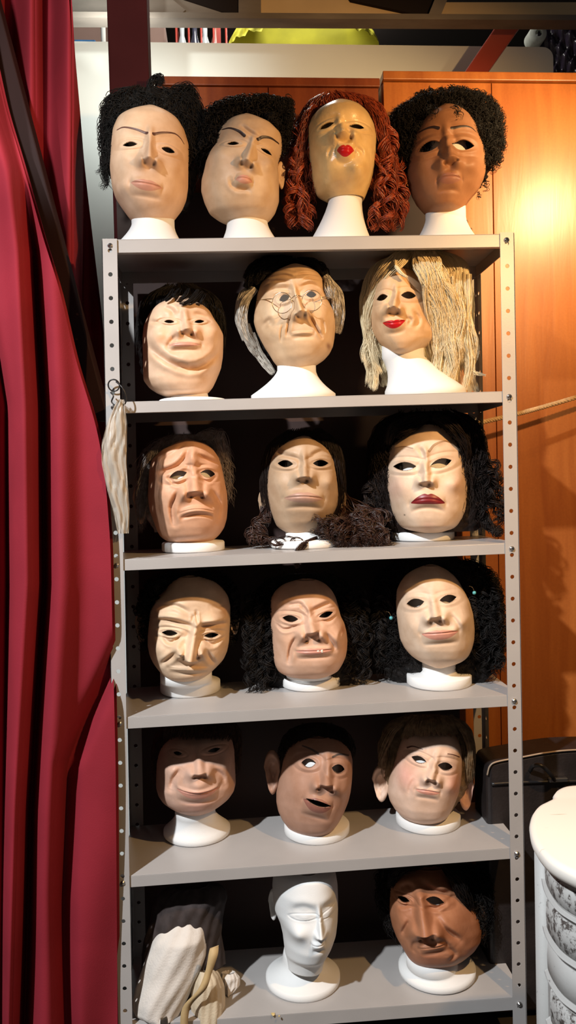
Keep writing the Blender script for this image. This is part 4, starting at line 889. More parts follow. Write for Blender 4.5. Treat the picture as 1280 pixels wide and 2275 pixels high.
for a in ((617, 1203, 18, 9), (660, 1206, 14, 12), (634, 1200, 22, 8)):
    t = np.linspace(0, 6.28, 12); h.lock([(a[0]+a[2]*np.cos(q), a[1]+a[3]*np.sin(q), 84) for q in t], 7, .002, .0008, .001, 2, 50)
h.build(r, BROWN_CURL); HEADS.append(('stand', dict(cx=678, base_y=1213, w=128, kind='disc', neck=80, Yc=.14, shelf=3, rim=.018, inner=.66), L, 'white foam base behind the brown curls on the third shelf'))
S10 = dict(Y=.165, k=.25, D=.092, jaw=1170, mid=-.02, skin=PALE, lipmat=LIP_DARK, browmat=BROW_SOFT,
  rows=[(946, 930, 972), (952, 912, 985), (960, 900, 996), (972, 886, 1008), (988, 866, 1021), (1005, 860, 1029), (1030, 858, 1034), (1060, 858, 1038), (1085, 860, 1040), (1110, 865, 1039), (1135, 871, 1036), (1155, 880, 1027), (1170, 891, 1016), (1180, 910, 1003), (1184, 930, 985)],
  eyes=[(899, 1036, 50, 18, 2), (980, 1029, 47, 19, -14)], nose=((945, 1008), (947, 1068), 40, 24), nostrils=[(935, 1077), (954, 1076)], mouth=((912, 1118), (951, 1108), (990, 1118), 12, 11), bow=.25, pout=5, chin=(951, 1152, 8),
  brows=[([(878, 995), (898, 992), (917, 996)], .8, 1.6), ([(954, 1002), (966, 988), (987, 980), (1003, 984)], 3, 1.4)], bumps=[(886, 1080, 24, 26, 5), (1014, 1075, 22, 26, 5)], wrinkles=[([(930, 995), (940, 1008), (946, 1030)], 4, 3)], sock=6, lid=1.6,
  blush=[(878, 1085, 22, 26, (.76, .44, .36), .45), (1020, 1078, 18, 26, (.76, .44, .36), .35), (899, 1144, 1.6, 1.6, (.06, .03, .02), 1), (951, 1168, 12, 8, (.75, .42, .34), .35)], ears=[(1037, 1062, 14, 56, 1, 1.0)])
r, L = build_mask(S10, 'pale haughty mask with dark red downturned lips, right on the third shelf')
h = Hair(L.F); B = h.blob([(915, 895, 1000), (926, 862, 1032), (945, 842, 1055), (975, 832, 1066), (1010, 828, 1072), (1060, 828, 1080), (1110, 834, 1088), (1150, 842, 1086), (1180, 865, 1060)], -.018, .055, .08, .004, .006)
h.grow(B, 420, (-.03, .3), (.3, .7), (-.1, 3.24), .2, .001, .010, .006, 2, .0011, 22)
h.lock([(950, 925, 55), (900, 940, 72), (872, 958, 62), (862, 985, 48)], 90, .014, .0012, .003, 1.2, 24)
h.lock([(945, 935, 60), (905, 955, 78), (880, 970, 66)], 60, .010, .0012, .003, 1, 20)
h.lock([(965, 925, 55), (1005, 950, 66), (1030, 985, 44), (1040, 1030, 20)], 90, .014, .0012, .003, 1.2, 24)
for i in range(40):
    x0 = random.uniform(1040, 1075); y0 = random.uniform(990, 1100); xe = random.uniform(1050, 1108); ye = min(y0+random.uniform(50, 110), 1188)
    h.ringlet([(x0, y0, -5), (xe+8, (y0+ye)/2, random.uniform(-20, 15)), (xe, ye, random.uniform(-20, 15))], random.uniform(.007, .012), random.uniform(1.5, 3), .0014, 40, 6)
for i in range(14):
    h.ringlet([(1060+i*2, 1140, 0), (1080+i, 1170, 6), (1096+i*1.2, 1183+random.uniform(-6, 3), 10), (1108+random.uniform(0, 8), 1185, 12)], .007, 2, .0012, 36, 5)
for i in range(30):
    x0 = random.uniform(828, 862); y0 = random.uniform(1000, 1120); h.ringlet([(x0, y0, 0), (x0-random.uniform(4, 24), y0+40, -5), (x0-random.uniform(-4, 22), min(y0+90, 1190), -5)], random.uniform(.007, .011), 2.5, .0014, 36, 6)
h.build(r, SOFT_BLACK); HEADS.append(('stand', dict(cx=941, base_y=1204, w=139, kind='disc', neck=92, shelf=3, rim=.021, inner=.74), L, 'white round foam base under the pale haughty mask'))
# --- fourth shelf
S11 = dict(Y=.165, k=.3, D=.090, jaw=1506, mid=-.02, skin=(.76, .55, .38), lipmat=LIP_NAT, browmat=BROW_BRN, parts=False,
  rows=[(1280, 402, 440), (1286, 388, 462), (1295, 377, 480), (1310, 364, 496), (1328, 344, 507), (1350, 334, 512), (1380, 331, 512), (1410, 328, 510), (1430, 328, 509), (1450, 332, 505), (1468, 340, 497), (1485, 352, 480), (1500, 366, 463), (1511, 380, 450), (1519, 398, 430)],
  eyes=[(377, 1407, 34, 11, 3), (470, 1412, 32, 10, 3)], nose=((436, 1392), (422, 1462), 50, 38), bridge=.3, wings=[(400, 1448), (448, 1447)], nostrils=[(408, 1462), (440, 1460)], nostril_shade=.2, mouth=((374, 1482), (422, 1485), (468, 1484), 1.5, 4), pout=4, chin=(418, 1504, 6), muzzle=4,
  wrinkles=[([(337, 1382), (367, 1378), (400, 1385), (432, 1394)], 4.5, 6), ([(441, 1394), (473, 1389), (509, 1385)], 4.5, 6), ([(351, 1349), (387, 1345), (418, 1359)], 4, 3), ([(436, 1358), (437, 1372), (439, 1384)], 2.5, 4), ([(430, 1366), (429, 1380)], 2.5, 2.5), ([(358, 1410), (379, 1428), (405, 1411)], 3.5, 4), ([(449, 1414), (471, 1432), (496, 1416)], 3.5, 4),
            ([(409, 1432), (388, 1453), (358, 1476)], 4.5, 6), ([(452, 1438), (465, 1458), (480, 1478)], 4.5, 5), ([(393, 1453), (404, 1455), (414, 1466)], 2.5, 3), ([(450, 1452), (440, 1460)], 2.5, 3), ([(470, 1345), (488, 1350), (500, 1342)], 4, 2)],
  bumps=[(352, 1444, 22, 22, 8), (488, 1444, 18, 24, 7), (425, 1320, 60, 26, 4), (378, 1370, 26, 8, 5), (475, 1376, 26, 8, 5)], ears=[(330, 1392, 34, 74, -1, .7, (.40, .26, .18)), (511, 1382, 26, 60, 1, .8)], sock=10, lid=3,
  blush=[(345, 1348, 16, 8, (.74, .40, .24), .5), (502, 1352, 10, 14, (.74, .40, .24), .5)])
r, L = build_mask(S11, 'scowling mask with hooked nose and high bald forehead, left on the fourth shelf')
h = Hair(L.F); B = h.blob([(1268, 380, 455), (1276, 350, 486), (1295, 328, 506), (1325, 318, 520), (1360, 316, 524), (1400, 318, 520), (1440, 325, 512), (1480, 345, 490)], -.025, .035, .075, .003, .005)
h.grow(B, 360, (-.03, .7), (.06, .16), (-.2, 3.3), .4, .001, .009, .007, 2.2, .0012, 20)
for i in range(34):
    a = random.uniform(0, 1); x0 = 330+a*40-random.uniform(0, 26); y0 = 1345-a*58+random.uniform(-10, 10)
    h.ringlet([(x0+8, y0, 30*a), (x0, y0+8, 34*a+10), (x0-6, y0+20, 30*a+6)], random.uniform(.006, .010), 1.8, .0014, 30, 6)
for i in range(16): h.ringlet([(510, 1300+i*4, -5), (522, 1308+i*4, 0), (526, 1322+i*4, -4)], .007, 1.8, .0013, 30, 6)
h.build(r, BLACK_HAIR); HEADS.append(('stand', dict(cx=424, base_y=1552, w=133, kind='flare', neck=112, shelf=4, rim=.024), L, 'white foam base under the scowling hook nosed mask'))
S12 = dict(Y=.165, k=.25, D=.090, jaw=1494, mid=.10, skin=(.70, .44, .31), lipmat=LIP_PINK, browmat=BROW_BRN, pexp=2.5, gexp=.5,
  rows=[(1286, 660, 700), (1291, 640, 714), (1298, 626, 724), (1310, 612, 736), (1328, 602, 746), (1350, 600, 752), (1370, 600, 757), (1385, 601, 765), (1405, 603, 770), (1425, 605, 772), (1445, 606, 771), (1460, 607, 768), (1475, 611, 761), (1490, 619, 752), (1502, 637, 733), (1510, 657, 714), (1513, 672, 698)],
  eyes=[(645, 1375, 34, 14, 4), (725, 1366, 32, 11, -12)], nose=((685, 1358), (695, 1400), 54, 27), wings=[(672, 1411), (714, 1408)], nostrils=[(681, 1424), (709, 1421)], mouth=((656, 1446), (692, 1445.5), (740, 1441.5), 6, 8), pout=4, chin=(690, 1470, 7),
  wrinkles=[([(613, 1385), (632, 1399), (664, 1391)], 3, 3.5), ([(712, 1378), (730, 1380), (745, 1370)], 3, 3), ([(661, 1413), (648, 1435), (641, 1472)], 4, 5), ([(720, 1402), (738, 1426), (746, 1444)], 4, 4.5), ([(694, 1358), (718, 1346), (738, 1338)], 4, 4), ([(670, 1346), (680, 1356), (684, 1366)], 3, 3), ([(640, 1345), (665, 1342), (675, 1350)], 4, 2.5), ([(760, 1398), (755, 1412), (758, 1424)], 3, 2.5)],
  bumps=[(622, 1415, 16, 26, 5), (752, 1412, 14, 24, 5)], teeth=[(707, 1445, 6, 8), (715, 1445, 6, 8)], sock=8, lid=2.2,
  blush=[(640, 1430, 14, 26, (.70, .36, .20), .5), (762, 1400, 5, 8, (.42, .16, .09), .6), (765, 1440, 10, 30, (.72, .36, .17), .4)])
r, L = build_mask(S12, 'squinting mask with two white teeth showing and long black curls, middle of the fourth shelf')
h = Hair(L.F); B = h.blob([(1274, 640, 720), (1284, 605, 752), (1305, 585, 772), (1350, 572, 786), (1400, 565, 792), (1450, 563, 796), (1500, 572, 795), (1525, 600, 780)], -.03, .03, .08, .004, .006)
h.grow(B, 300, (-.03, .6), (.2, .4), (-.2, 3.3), .2, .001, .010, .007, 2.5, .0012, 22)
for i in range(90):
    x0 = random.uniform(548, 606); y0 = random.uniform(1310, 1470); h.ringlet([(x0+10, y0, -15), (x0-4, y0+30, random.uniform(-10, 25)), (x0+random.uniform(-14, 8), min(y0+80, 1548), random.uniform(-10, 30))], random.uniform(.006, .011), random.uniform(2, 3.5), .0013, 40, 6)
for i in range(70):
    x0 = random.uniform(765, 815); y0 = random.uniform(1300, 1450); h.ringlet([(x0-6, y0, -20), (x0+4, y0+30, random.uniform(-30, 5)), (x0+random.uniform(-8, 10), min(y0+80, 1522), random.uniform(-30, 5))], random.uniform(.006, .011), random.uniform(2, 3.5), .0013, 40, 6)
h.build(r, BLACK_HAIR); HEADS.append(('stand', dict(cx=692, base_y=1538, w=133, kind='disc', neck=96, shelf=4, rim=.022), L, 'white round foam base under the mask with two teeth'))
S13 = dict(Y=.13, k=.25, D=.090, jaw=1462, mid=.02, skin=PALE, lipmat=LIP_PINK, browmat=BROW_SOFT,
  rows=[(1255, 942, 972), (1260, 928, 984), (1267, 914, 996), (1278, 900, 1009), (1292, 890, 1020), (1310, 882, 1030), (1335, 880, 1043), (1365, 881, 1052), (1395, 885, 1055), (1420, 889, 1054), (1440, 899, 1049), (1455, 912, 1042), (1468, 928, 1031), (1478, 944, 1014), (1485, 960, 992)],
  eyes=[(923, 1340, 38, 18, -10), (996, 1331, 36, 16, -8)], nose=((963, 1338), (968, 1366), 48, 26), nostrils=[(956, 1381), (978, 1379)], wings=[(950, 1374), (986, 1371)], mouth=((936, 1408), (975, 1405.5), (1019, 1401), 7, 14), pout=5, chin=(976, 1441, 8), muzzle=5,
  bumps=[(910, 1390, 22, 24, 6), (1032, 1380, 18, 26, 5)], wrinkles=[([(1000, 1366), (1014, 1380), (1022, 1394)], 4, 2.5), ([(890, 1300), (920, 1308), (950, 1318)], 8, 1.5)], sock=5, lid=1.2, crease=.6)
r, L = build_mask(S13, 'pale smiling mask with voluminous black curly hair, right on the fourth shelf')
h = Hair(L.F); B = h.blob([(1243, 900, 1025), (1256, 872, 1062), (1280, 852, 1090), (1320, 842, 1104), (1370, 836, 1108), (1420, 834, 1110), (1465, 838, 1106), (1500, 850, 1096), (1515, 870, 1080)], -.035, .03, .075, .004, .007)
h.grow(B, 600, (-.03, .7), (.15, .35), (-.3, 3.4), .2, .002, .012, .007, 3, .0011, 26)
for i in range(110):
    x0 = random.uniform(1045, 1105); y0 = random.uniform(1285, 1440); h.ringlet([(x0-8, y0, -30), (x0+8, y0+25, random.uniform(-40, 10)), (x0+random.uniform(-4, 20), min(y0+65, 1512), random.uniform(-40, 5))], random.uniform(.006, .011), random.uniform(2, 3.5), .0012, 40, 5)
for i in range(70):
    x0 = random.uniform(832, 886); y0 = random.uniform(1290, 1430); h.ringlet([(x0+6, y0, -30), (x0-4, y0+25, random.uniform(-30, 5)), (x0+random.uniform(-12, 6), min(y0+80, 1518), random.uniform(-40, 5))], random.uniform(.006, .011), random.uniform(2, 3.5), .0012, 40, 5)
h.build(r, BLACK_HAIR)
TEAL = mat('teal_bead', (.10, .42, .46), .3)
for (x, y, m_), lb in (((1054, 1317, 14), 'small teal bead earring at the right side of the pale smiling mask'), ((869, 1373, 14), 'small teal bead earring at the left side of the pale smiling mask')):
    p = L.F.world(*[np.array(q) for q in (*L.F.uv(x, y, m_*1e-3), m_*1e-3)]); rt = thing('bead_earring', p, lb, 'earring', 'teal bead earrings')
    k = MB(); k.lathe(p-np.array([0, 0, .0045]), [(.0008, 0), (.0035, .0012), (.0047, .0045), (.0035, .0078), (.0008, .009)], 16); k.build('bead', TEAL, rt, True)
    k = MB(); k.tube(spline([p+np.array([0, 0, .004]), p+np.array([-.005, 0, .014]), p+np.array([-.012, .004, .016])], 12), .0006, 6); k.build('hook', WIRE, rt, True)
HEADS.append(('stand', dict(cx=976, base_y=1537, w=142, kind='disc', neck=72, shelf=4, rim=.024, inner=.68), L, 'white foam base with visible neck under the pale smiling mask'))
# --- fifth shelf
S14 = dict(Y=.18, k=.45, D=.090, jaw=1800, mid=.03, skin=(.66, .42, .32), lipmat=LIP_PINK, browmat=BROW_BRN,
  rows=[(1622, 392, 490), (1630, 378, 505), (1640, 368, 514), (1652, 359, 518), (1668, 352, 521), (1690, 348, 522), (1720, 347, 523), (1745, 347, 524), (1762, 352, 520), (1777, 362, 509), (1788, 377, 494), (1798, 393, 478), (1806, 408, 462), (1812, 420, 448), (1815, 428, 440)],
  eyes=[(395, 1674, 18, 7, 8), (476, 1667, 26, 8, -6)], nose=((441, 1676), (444, 1712), 54, 30), wings=[(426, 1716), (462, 1714)], nostrils=[(432, 1725), (456, 1724)], nostril_shade=.3, mouth=((392, 1750), (443, 1759), (487, 1746), 4, 13), pout=5, muzzle=9, chin=(438, 1796, 7),
  wrinkles=[([(402, 1708), (386, 1730), (380, 1752)], 5, 5), ([(470, 1708), (492, 1722), (500, 1742)], 5, 4)], bumps=[(372, 1704, 22, 22, 9), (506, 1694, 16, 22, 7), (365, 1765, 14, 18, 4), (508, 1756, 12, 18, 4), (440, 1742, 34, 12, 5)], sock=6, blush=[(436, 1795, 32, 14, (.64, .32, .26), .5)])
r, L = build_mask(S14, 'grinning mask with pointed nose and brown fringe in shadow, left on the fifth shelf')
h = Hair(L.F); B = h.blob([(1598, 395, 490), (1608, 366, 518), (1630, 350, 530), (1660, 343, 533), (1700, 341, 530), (1740, 345, 526), (1780, 372, 498)], -.02, .05, .075, .003, .002)
h.grow(B, 320, (-.03, .1), (.3, .7), (0, 3.14), .15, .001, .006, .001, 1, .0011, 16)
for i in range(46):
    q = i/45; x0 = 365+q*148; h.lock([(400+q*78, 1602, 40), (x0+6, 1616, 76-36*abs(q-.5)*1.4), (x0, 1640+6*abs(q-.4)+random.uniform(-4, 4), 90-60*abs(q-.5)*1.4)], 9, .005, .0010, .001, 1, 16)
h.build(r, MID_BROWN); HEADS.append(('stand', dict(cx=439, base_y=1883, w=141, kind='flare', neck=84, shelf=5, rim=.014), L, 'white flared foam base under the grinning mask'))
S15 = dict(Y=.155, k=.4, D=.092, jaw=1845, mid=.24, skin=(.46, .26, .18), lipmat=LIP_DBROWN, browmat=BROW_GRY,
  rows=[(1630, 680, 730), (1634, 666, 744), (1642, 655, 757), (1655, 642, 770), (1670, 634, 779), (1690, 629, 783), (1712, 625, 783), (1735, 619, 782), (1760, 614, 779), (1780, 614, 774), (1800, 618, 766), (1820, 627, 756), (1840, 642, 742), (1853, 658, 724), (1862, 674, 704), (1866, 683, 693)],
  eyes=[(686, 1696, 30, 17, -2), (752, 1709, 28, 17, 16)], nose=((728, 1686), (726, 1738), 52, 27), wings=[(703, 1743), (744, 1747)], nostrils=[(707, 1751), (738, 1757)], mouth=((674, 1774), (711, 1783), (738, 1792), 10, 19), gap=(708, 1782, 54, 11, 17), bow=.1, pout=6, muzzle=7, chin=(708, 1822, 7),
  brows=[([(672, 1657), (693, 1666), (707, 1675)], 1.2, 2.4), ([(740, 1682), (755, 1676), (775, 1678)], 2.2, 1.2)], bumps=[(655, 1750, 22, 26, 5), (766, 1755, 12, 22, 4)], wrinkles=[([(655, 1664), (686, 1664), (706, 1678)], 4, 2)], sock=7, lid=2,
  blush=[(700, 1815, 24, 12, (.30, .17, .12), .35)], ears=[(620, 1716, 36, 92, -1, .55)])
r, L = build_mask(S15, 'brown open mouthed mask with big left ear and cropped hair, middle of the fifth shelf')
h = Hair(L.F); B = h.blob([(1606, 675, 735), (1616, 648, 760), (1635, 632, 778), (1660, 622, 787), (1700, 618, 786), (1740, 616, 780), (1790, 625, 765)], -.022, .055, .075, .002, .001)
h.grow(B, 500, (-.03, .35), (.03, .08), (0, 3.14), .1, .001, .003, .001, .5, .0009, 8)
h.build(r, SOFT_BLACK); HEADS.append(('stand', dict(cx=705, base_y=1879, w=139, kind='disc', neck=84, shelf=5, rim=.022, inner=.73), L, 'white round foam base under the open mouthed mask'))
S16 = dict(Y=.16, k=.4, D=.092, jaw=1818, mid=.10, skin=(.78, .55, .42), lipmat=LIP_PINK, browmat=BROW_BRN,
  rows=[(1612, 925, 985), (1618, 910, 1000), (1628, 898, 1012), (1642, 890, 1020), (1660, 884, 1025), (1685, 878, 1027), (1710, 871, 1026), (1735, 864, 1024), (1760, 861, 1019), (1780, 866, 1011), (1798, 877, 1003), (1813, 891, 993), (1825, 906, 979), (1832, 922, 964), (1835, 932, 952)],
  eyes=[(931, 1688, 31, 13, 13), (990, 1703.5, 31, 15, 13)], nose=((969, 1689), (958, 1724), 40, 25), wings=[(945, 1729), (973, 1734)], nostrils=[(950, 1733), (968, 1737)], mouth=((923, 1752), (951, 1755), (978, 1761), 3, 8), pout=3, muzzle=6, chin=(948, 1785, 6),
  brows=[([(905, 1661), (918, 1658), (940, 1665)], 1.6, .6), ([(995, 1675), (1008, 1677), (1021, 1682)], .8, 1.0)], bumps=[(905, 1735, 26, 26, 7), (1006, 1745, 18, 24, 7)], wrinkles=[([(922, 1728), (912, 1745), (908, 1762)], 4, 2)], sock=4, lid=1.4,
  blush=[(903, 1722, 22, 26, (.80, .34, .28), .55), (1012, 1742, 16, 26, (.80, .34, .28), .6)], ears=[(864, 1742, 40, 76, -1, .6), (1018, 1756, 38, 82, 1, .8, (.74, .44, .34))])
r, L = build_mask(S16, 'boyish rosy cheeked mask with light brown bowl cut, right on the fifth shelf')
h = Hair(L.F); B = h.blob([(1588, 905, 1000), (1598, 878, 1026), (1620, 858, 1043), (1655, 848, 1050), (1690, 846, 1052), (1730, 850, 1048), (1770, 865, 1030), (1800, 890, 1005)], -.025, .05, .075, .003, .002)
h.grow(B, 420, (-.03, .1), (.35, .6), (0, 3.14), .12, .001, .005, .0008, 1, .0010, 18)
for i in range(40):
    q = i/39; x0 = 893+q*125; h.lock([(925+q*60, 1592, 40), (908+q*95, 1606, 78-40*abs(q-.5)*1.6), (x0, 1632-6*q+random.uniform(-5, 7)+8*abs(q-.5), 84-70*abs(q-.5)*1.5)], 10, .005, .0010, .001, 1, 18)
for i in range(26):
    q = i/25; h.lock([(930-q*12, 1592, 30), (880-q*6, 1618, 40-20*q), (858-q*10+random.uniform(-4, 4), 1655, 34-20*q), (842+q*24*random.random(), 1690+random.uniform(-4, 18), 26-16*q)], 16, .007, .0009, .0015, .8, 24, 1, .001)
for i in range(22):
    q = i/21; h.lock([(990+q*8, 1594, 30), (1028, 1620, 36-20*q), (1044+q*4, 1665, 24-20*q), (1048+random.uniform(-12, 6), 1730+random.uniform(-14, 14), 4-20*q)], 16, .007, .0009, .0015, .8, 24, 1, .001)
h.build(r, LIGHT_BROWN); HEADS.append(('stand', dict(cx=952, base_y=1857, w=135, kind='disc', neck=86, shelf=5, rim=.022, inner=.71), L, 'white chipped foam base under the boyish mask'))
# --- sixth shelf
S17 = dict(Y=.12, k=.45, D=.094, jaw=2140, mid=-.16, skin=(.44, .19, .10), lipmat=LIP_BROWN, browmat=BROW_BLK, parts=False,
  rows=[(1918, 920, 985), (1925, 902, 996), (1935, 884, 1004), (1950, 872, 1012), (1970, 869, 1026), (1990, 867, 1040), (2012, 866, 1052), (2035, 866, 1064), (2060, 871, 1070), (2085, 881, 1068), (2105, 893, 1055), (2125, 905, 1032), (2140, 916, 1008), (2150, 932, 985), (2157, 948, 972)],
  eyes=[(897, 1999, 24, 9, 8), (967, 2002, 36, 14, 12)], nose=((933, 1992), (945, 2066), 64, 40), bridge=.4, wings=[(926, 2068), (970, 2068)], nostrils=[(934, 2086), (962, 2084)], mouth=((932, 2107), (962, 2102), (992, 2096), 3, 6), pout=4, chin=(958, 2138, 7),
  wrinkles=[([(912, 2044), (902, 2060), (892, 2078)], 4, 5), ([(972, 2040), (988, 2062), (1022, 2090)], 5, 7), ([(935, 1960), (958, 1978), (1002, 1986)], 6, 6), ([(890, 1975), (905, 1968), (918, 1975)], 5, 4), ([(884, 2010), (897, 2014), (912, 2010)], 3, 3), ([(950, 2014), (970, 2018), (988, 2008)], 3, 4), ([(992, 2000), (1015, 1992), (1040, 2004)], 3, 3), ([(995, 2105), (1010, 2120), (1000, 2136)], 4, 3), ([(925, 2088), (918, 2104), (922, 2120)], 4, 3)],
  bumps=[(1010, 2045, 30, 26, 9), (885, 2035, 12, 22, 6), (985, 1972, 26, 9, 6)], blush=[(962, 2138, 34, 16, (.34, .12, .08), .45), (966, 1976, 24, 6, (.12, .05, .03), .6), (1030, 2085, 24, 24, (.36, .15, .08), .4)], ears=[(1060, 2050, 24, 58, 1, .9)], sock=8, lid=2.4)
r, L = build_mask(S17, 'worried brown mask with large bulbous nose, right on the bottom shelf')
h = Hair(L.F); B = h.blob([(1908, 895, 1030), (1920, 868, 1062), (1945, 850, 1080), (1985, 846, 1084), (2030, 855, 1082), (2070, 870, 1076), (2100, 890, 1060), (2125, 920, 1030)], -.03, .05, .075, .003, .005)
h.grow(B, 420, (-.03, .6), (.1, .3), (-.2, 3.3), .4, .001, .012, .005, 1.5, .0011, 18, end_flare=.008)
h.lock([(985, 1915, 50), (1010, 1945, 60), (1028, 1985, 44), (1046, 2020, 24)], 120, .016, .0012, .004, 1.5, 26)
h.lock([(960, 1912, 55), (905, 1925, 66), (880, 1940, 52), (868, 1970, 36)], 90, .012, .0012, .004, 1.5, 26)
h.build(r, BLACK_HAIR); HEADS.append(('stand', dict(cx=972, base_y=2213, w=150, kind='flare', neck=98, shelf=6, rim=.016), L, 'white flared foam base under the worried brown mask'))
for _, a, Lf, lb in HEADS:
    a = dict(a); foam_stand(a.pop('cx'), a.pop('base_y'), a.pop('w'), a.pop('kind'), lb, SH[a.pop('shelf')], Lf=Lf, **a)
# bare foam head
Yb = .095
SB = dict(Y=Yb, k=.15, mid=.22, skin=(.80, .80, .79), mat=FOAM, open_eyes=False, parts=False, name='foam_mannequin', cat='mannequin head', lipmat=FOAM, browmat=FOAM,
  rows=[(1908, 645, 708), (1914, 628, 726), (1924, 615, 738), (1940, 607, 746), (1965, 605, 750), (1995, 607, 751), (2020, 611, 751), (2045, 622, 750), (2070, 628, 747), (2095, 631, 738), (2112, 633, 729), (2130, 638, 721), (2150, 641, 717)],
  prof=[(1908, .04, .05), (1930, .082, .09), (1970, .092, .10), (2040, .090, .088), (2085, .086, .055), (2110, .074, .04), (2122, .054, .036), (2150, .040, .036)],
  eyes=[(676, 2040, 26, 6, -6), (735, 2027, 22, 6, -16)], nose=((710, 2034), (714, 2074), 26, 22), bridge=.35, nostrils=[], wings=[(706, 2077), (720, 2076)], mouth=((692, 2098), (708, 2098), (722, 2094), 5, 7), pout=4, chin=(706, 2120, 9), muzzle=4,
  wrinkles=[([(650, 2022), (676, 2016), (700, 2026)], 6, 1.6), ([(718, 2020), (735, 2010), (748, 2012)], 6, 1.4)], bumps=[(660, 2072, 18, 20, 4)], ears=[(616, 2012, 22, 62, -1, 1.2)], sock=7, lid=.5)
r, L = build_mask(SB, 'bare white styrofoam mannequin head with closed lids, middle of the bottom shelf')
A_, B_ = SH[6]; p = on_line(678, 2229, A_, B_); rr = 73.5*np.linalg.norm(p-CAM)/FPX; zc = A_[2]+(p[0]-A_[0])*(B_[2]-A_[2])/(B_[0]-A_[0])+.0005
top = L.F.world(np.array(L.c[-1]), np.array(L.vb+.004), np.array(0)); k = MB(); c = np.array([top[0]*.4+p[0]*.6, p[1]+rr*.97, zc]); hz = top[2]-zc
rn = .0485
k.lathe(c, [(rr*.97, 0), (rr, .004), (rr, .016)]+[(rn+(rr-rn)*(1-q)**2.1, .016+(hz-.016)*q) for q in (.05, .12, .2, .3, .42, .55, .7, .85, 1)]+[(rn*.97, hz+.010), (rn*.9, hz+.025)], 60); k.build('foot', FOAM, r, True)
# draped garment and veil, left
CLOTH = mat('white_cotton', (.72, .66, .60), .85, noise=.1, nscale=30, bump=.15, bscale=220); CUFF = mat('cream_cotton', (.66, .54, .38), .85, noise=.12, nscale=30, bump=.15, bscale=220); TAPE = mat('tan_tape', (.55, .38, .18), .7, noise=.15, nscale=40)
VEIL = mat('dark_tulle', (.060, .046, .044), .8, noise=.4, nscale=40, spec=.2)
def drape(name, rows, Y, D, DB, m, parent, folds, amp, k=.3, nv=110, nu=150, close=True):
    Ld = Loft(rows, Y, k=k, D=D, DB=DB, prof=[(rows[0][0], D*.5, DB*.5), (rows[0][0]+.2*(rows[-1][0]-rows[0][0]), D, DB), (rows[-1][0], D*.9, DB*.8)], nv=nv, sm=7)
    ph = np.linspace(0, 2*np.pi, nu); vs = np.linspace(Ld.vt, Ld.vb, nv); PH, VS = np.meshgrid(ph, vs); a, b = PH.ravel(), VS.ravel()
    P = Ld.surf(a, b); t = (Ld.vt-b)/(Ld.vt-Ld.vb)
    f = amp*(np.sin(a*folds+1.5*np.sin(t*4+folds))*(.3+.7*t)+.5*np.sin(a*folds*2.3+t*9)+.4*np.sin(t*13+a*3))
    P = P+Ld.F.f*(f*np.sin(a))[:, None]-Ld.F.r*(f*np.cos(a)*.6)[:, None]
    V = [P]; Q = [quads(nv, nu)]; n0 = len(P)
    for rr_, dv, sc in ((0, -.004, .05), (nv-1, .028, .86)):
        ring = np.arange(rr_*nu, (rr_+1)*nu); c_ = P[ring].mean(0); V.append(c_+(P[ring]-c_)*sc+np.array([0, 0, dv])); j = np.arange(nu-1)
        Q.append(np.stack([ring[j], ring[j+1], n0+j+1, n0+j], -1)); n0 += nu
    return mesh_obj(name, np.vstack(V), np.vstack(Q), m, parent), Ld
root = thing('draped_garment', at(400, 2270, .08), 'crumpled white cotton garment hanging over the left edge of the bottom shelf', 'garment')
drape('body', [(2034, 372, 448), (2046, 358, 460), (2062, 345, 466), (2085, 334, 466), (2120, 322, 462), (2150, 314, 452), (2185, 303, 436), (2215, 296, 420), (2240, 297, 404), (2252, 318, 396)], .07, .066, .05, CLOTH, root, 5, .0028)
drape('sleeve', [(2140, 438, 470), (2160, 430, 486), (2190, 424, 497), (2225, 424, 500), (2260, 430, 500), (2300, 436, 496)], .05, .050, .03, CUFF, root, 6, .0022)
drape('lining', [(2222, 300, 350), (2240, 300, 420), (2262, 306, 430), (2300, 320, 440)], .07, .045, .04, CUFF, root, 6, .004)
k = MB()
V = []; C = spline([at(476, 2105, .0), at(472, 2130, -.012), at(462, 2165, -.018), at(448, 2200, -.022), at(414, 2240, -.012), at(408, 2300, -.012)], 40)
for i, c_ in enumerate(C): w_ = .010+.0012*math.sin(i*.3); V += [c_+np.array([-w_, .0, -.003]), c_+np.array([w_, .0, .003]), c_+np.array([w_, .003, .003]), c_+np.array([-w_, .003, -.003])]
k.add(V, [(4*i+j, 4*i+(j+1) % 4, 4*i+4+(j+1) % 4, 4*i+4+j) for i in range(39) for j in range(4)]); k.build('tape', TAPE, root, True)
drape('cuff', [(2158, 492, 522), (2172, 490, 532), (2188, 494, 534), (2200, 500, 522), (2206, 502, 512)], .10, .022, .02, CLOTH, root, 5, .002)
o, _ = drape('veil', [(1958, 388, 462), (1966, 362, 490), (1980, 348, 502), (1998, 342, 506), (2015, 338, 500), (2040, 332, 494), (2075, 322, 492), (2110, 314, 494), (2150, 312, 500)], .105, .060, .05, VEIL, None, 7, .0035)
tag(o, 'dark sheer veil bunched over the top of the white garment on the bottom shelf', 'veil')
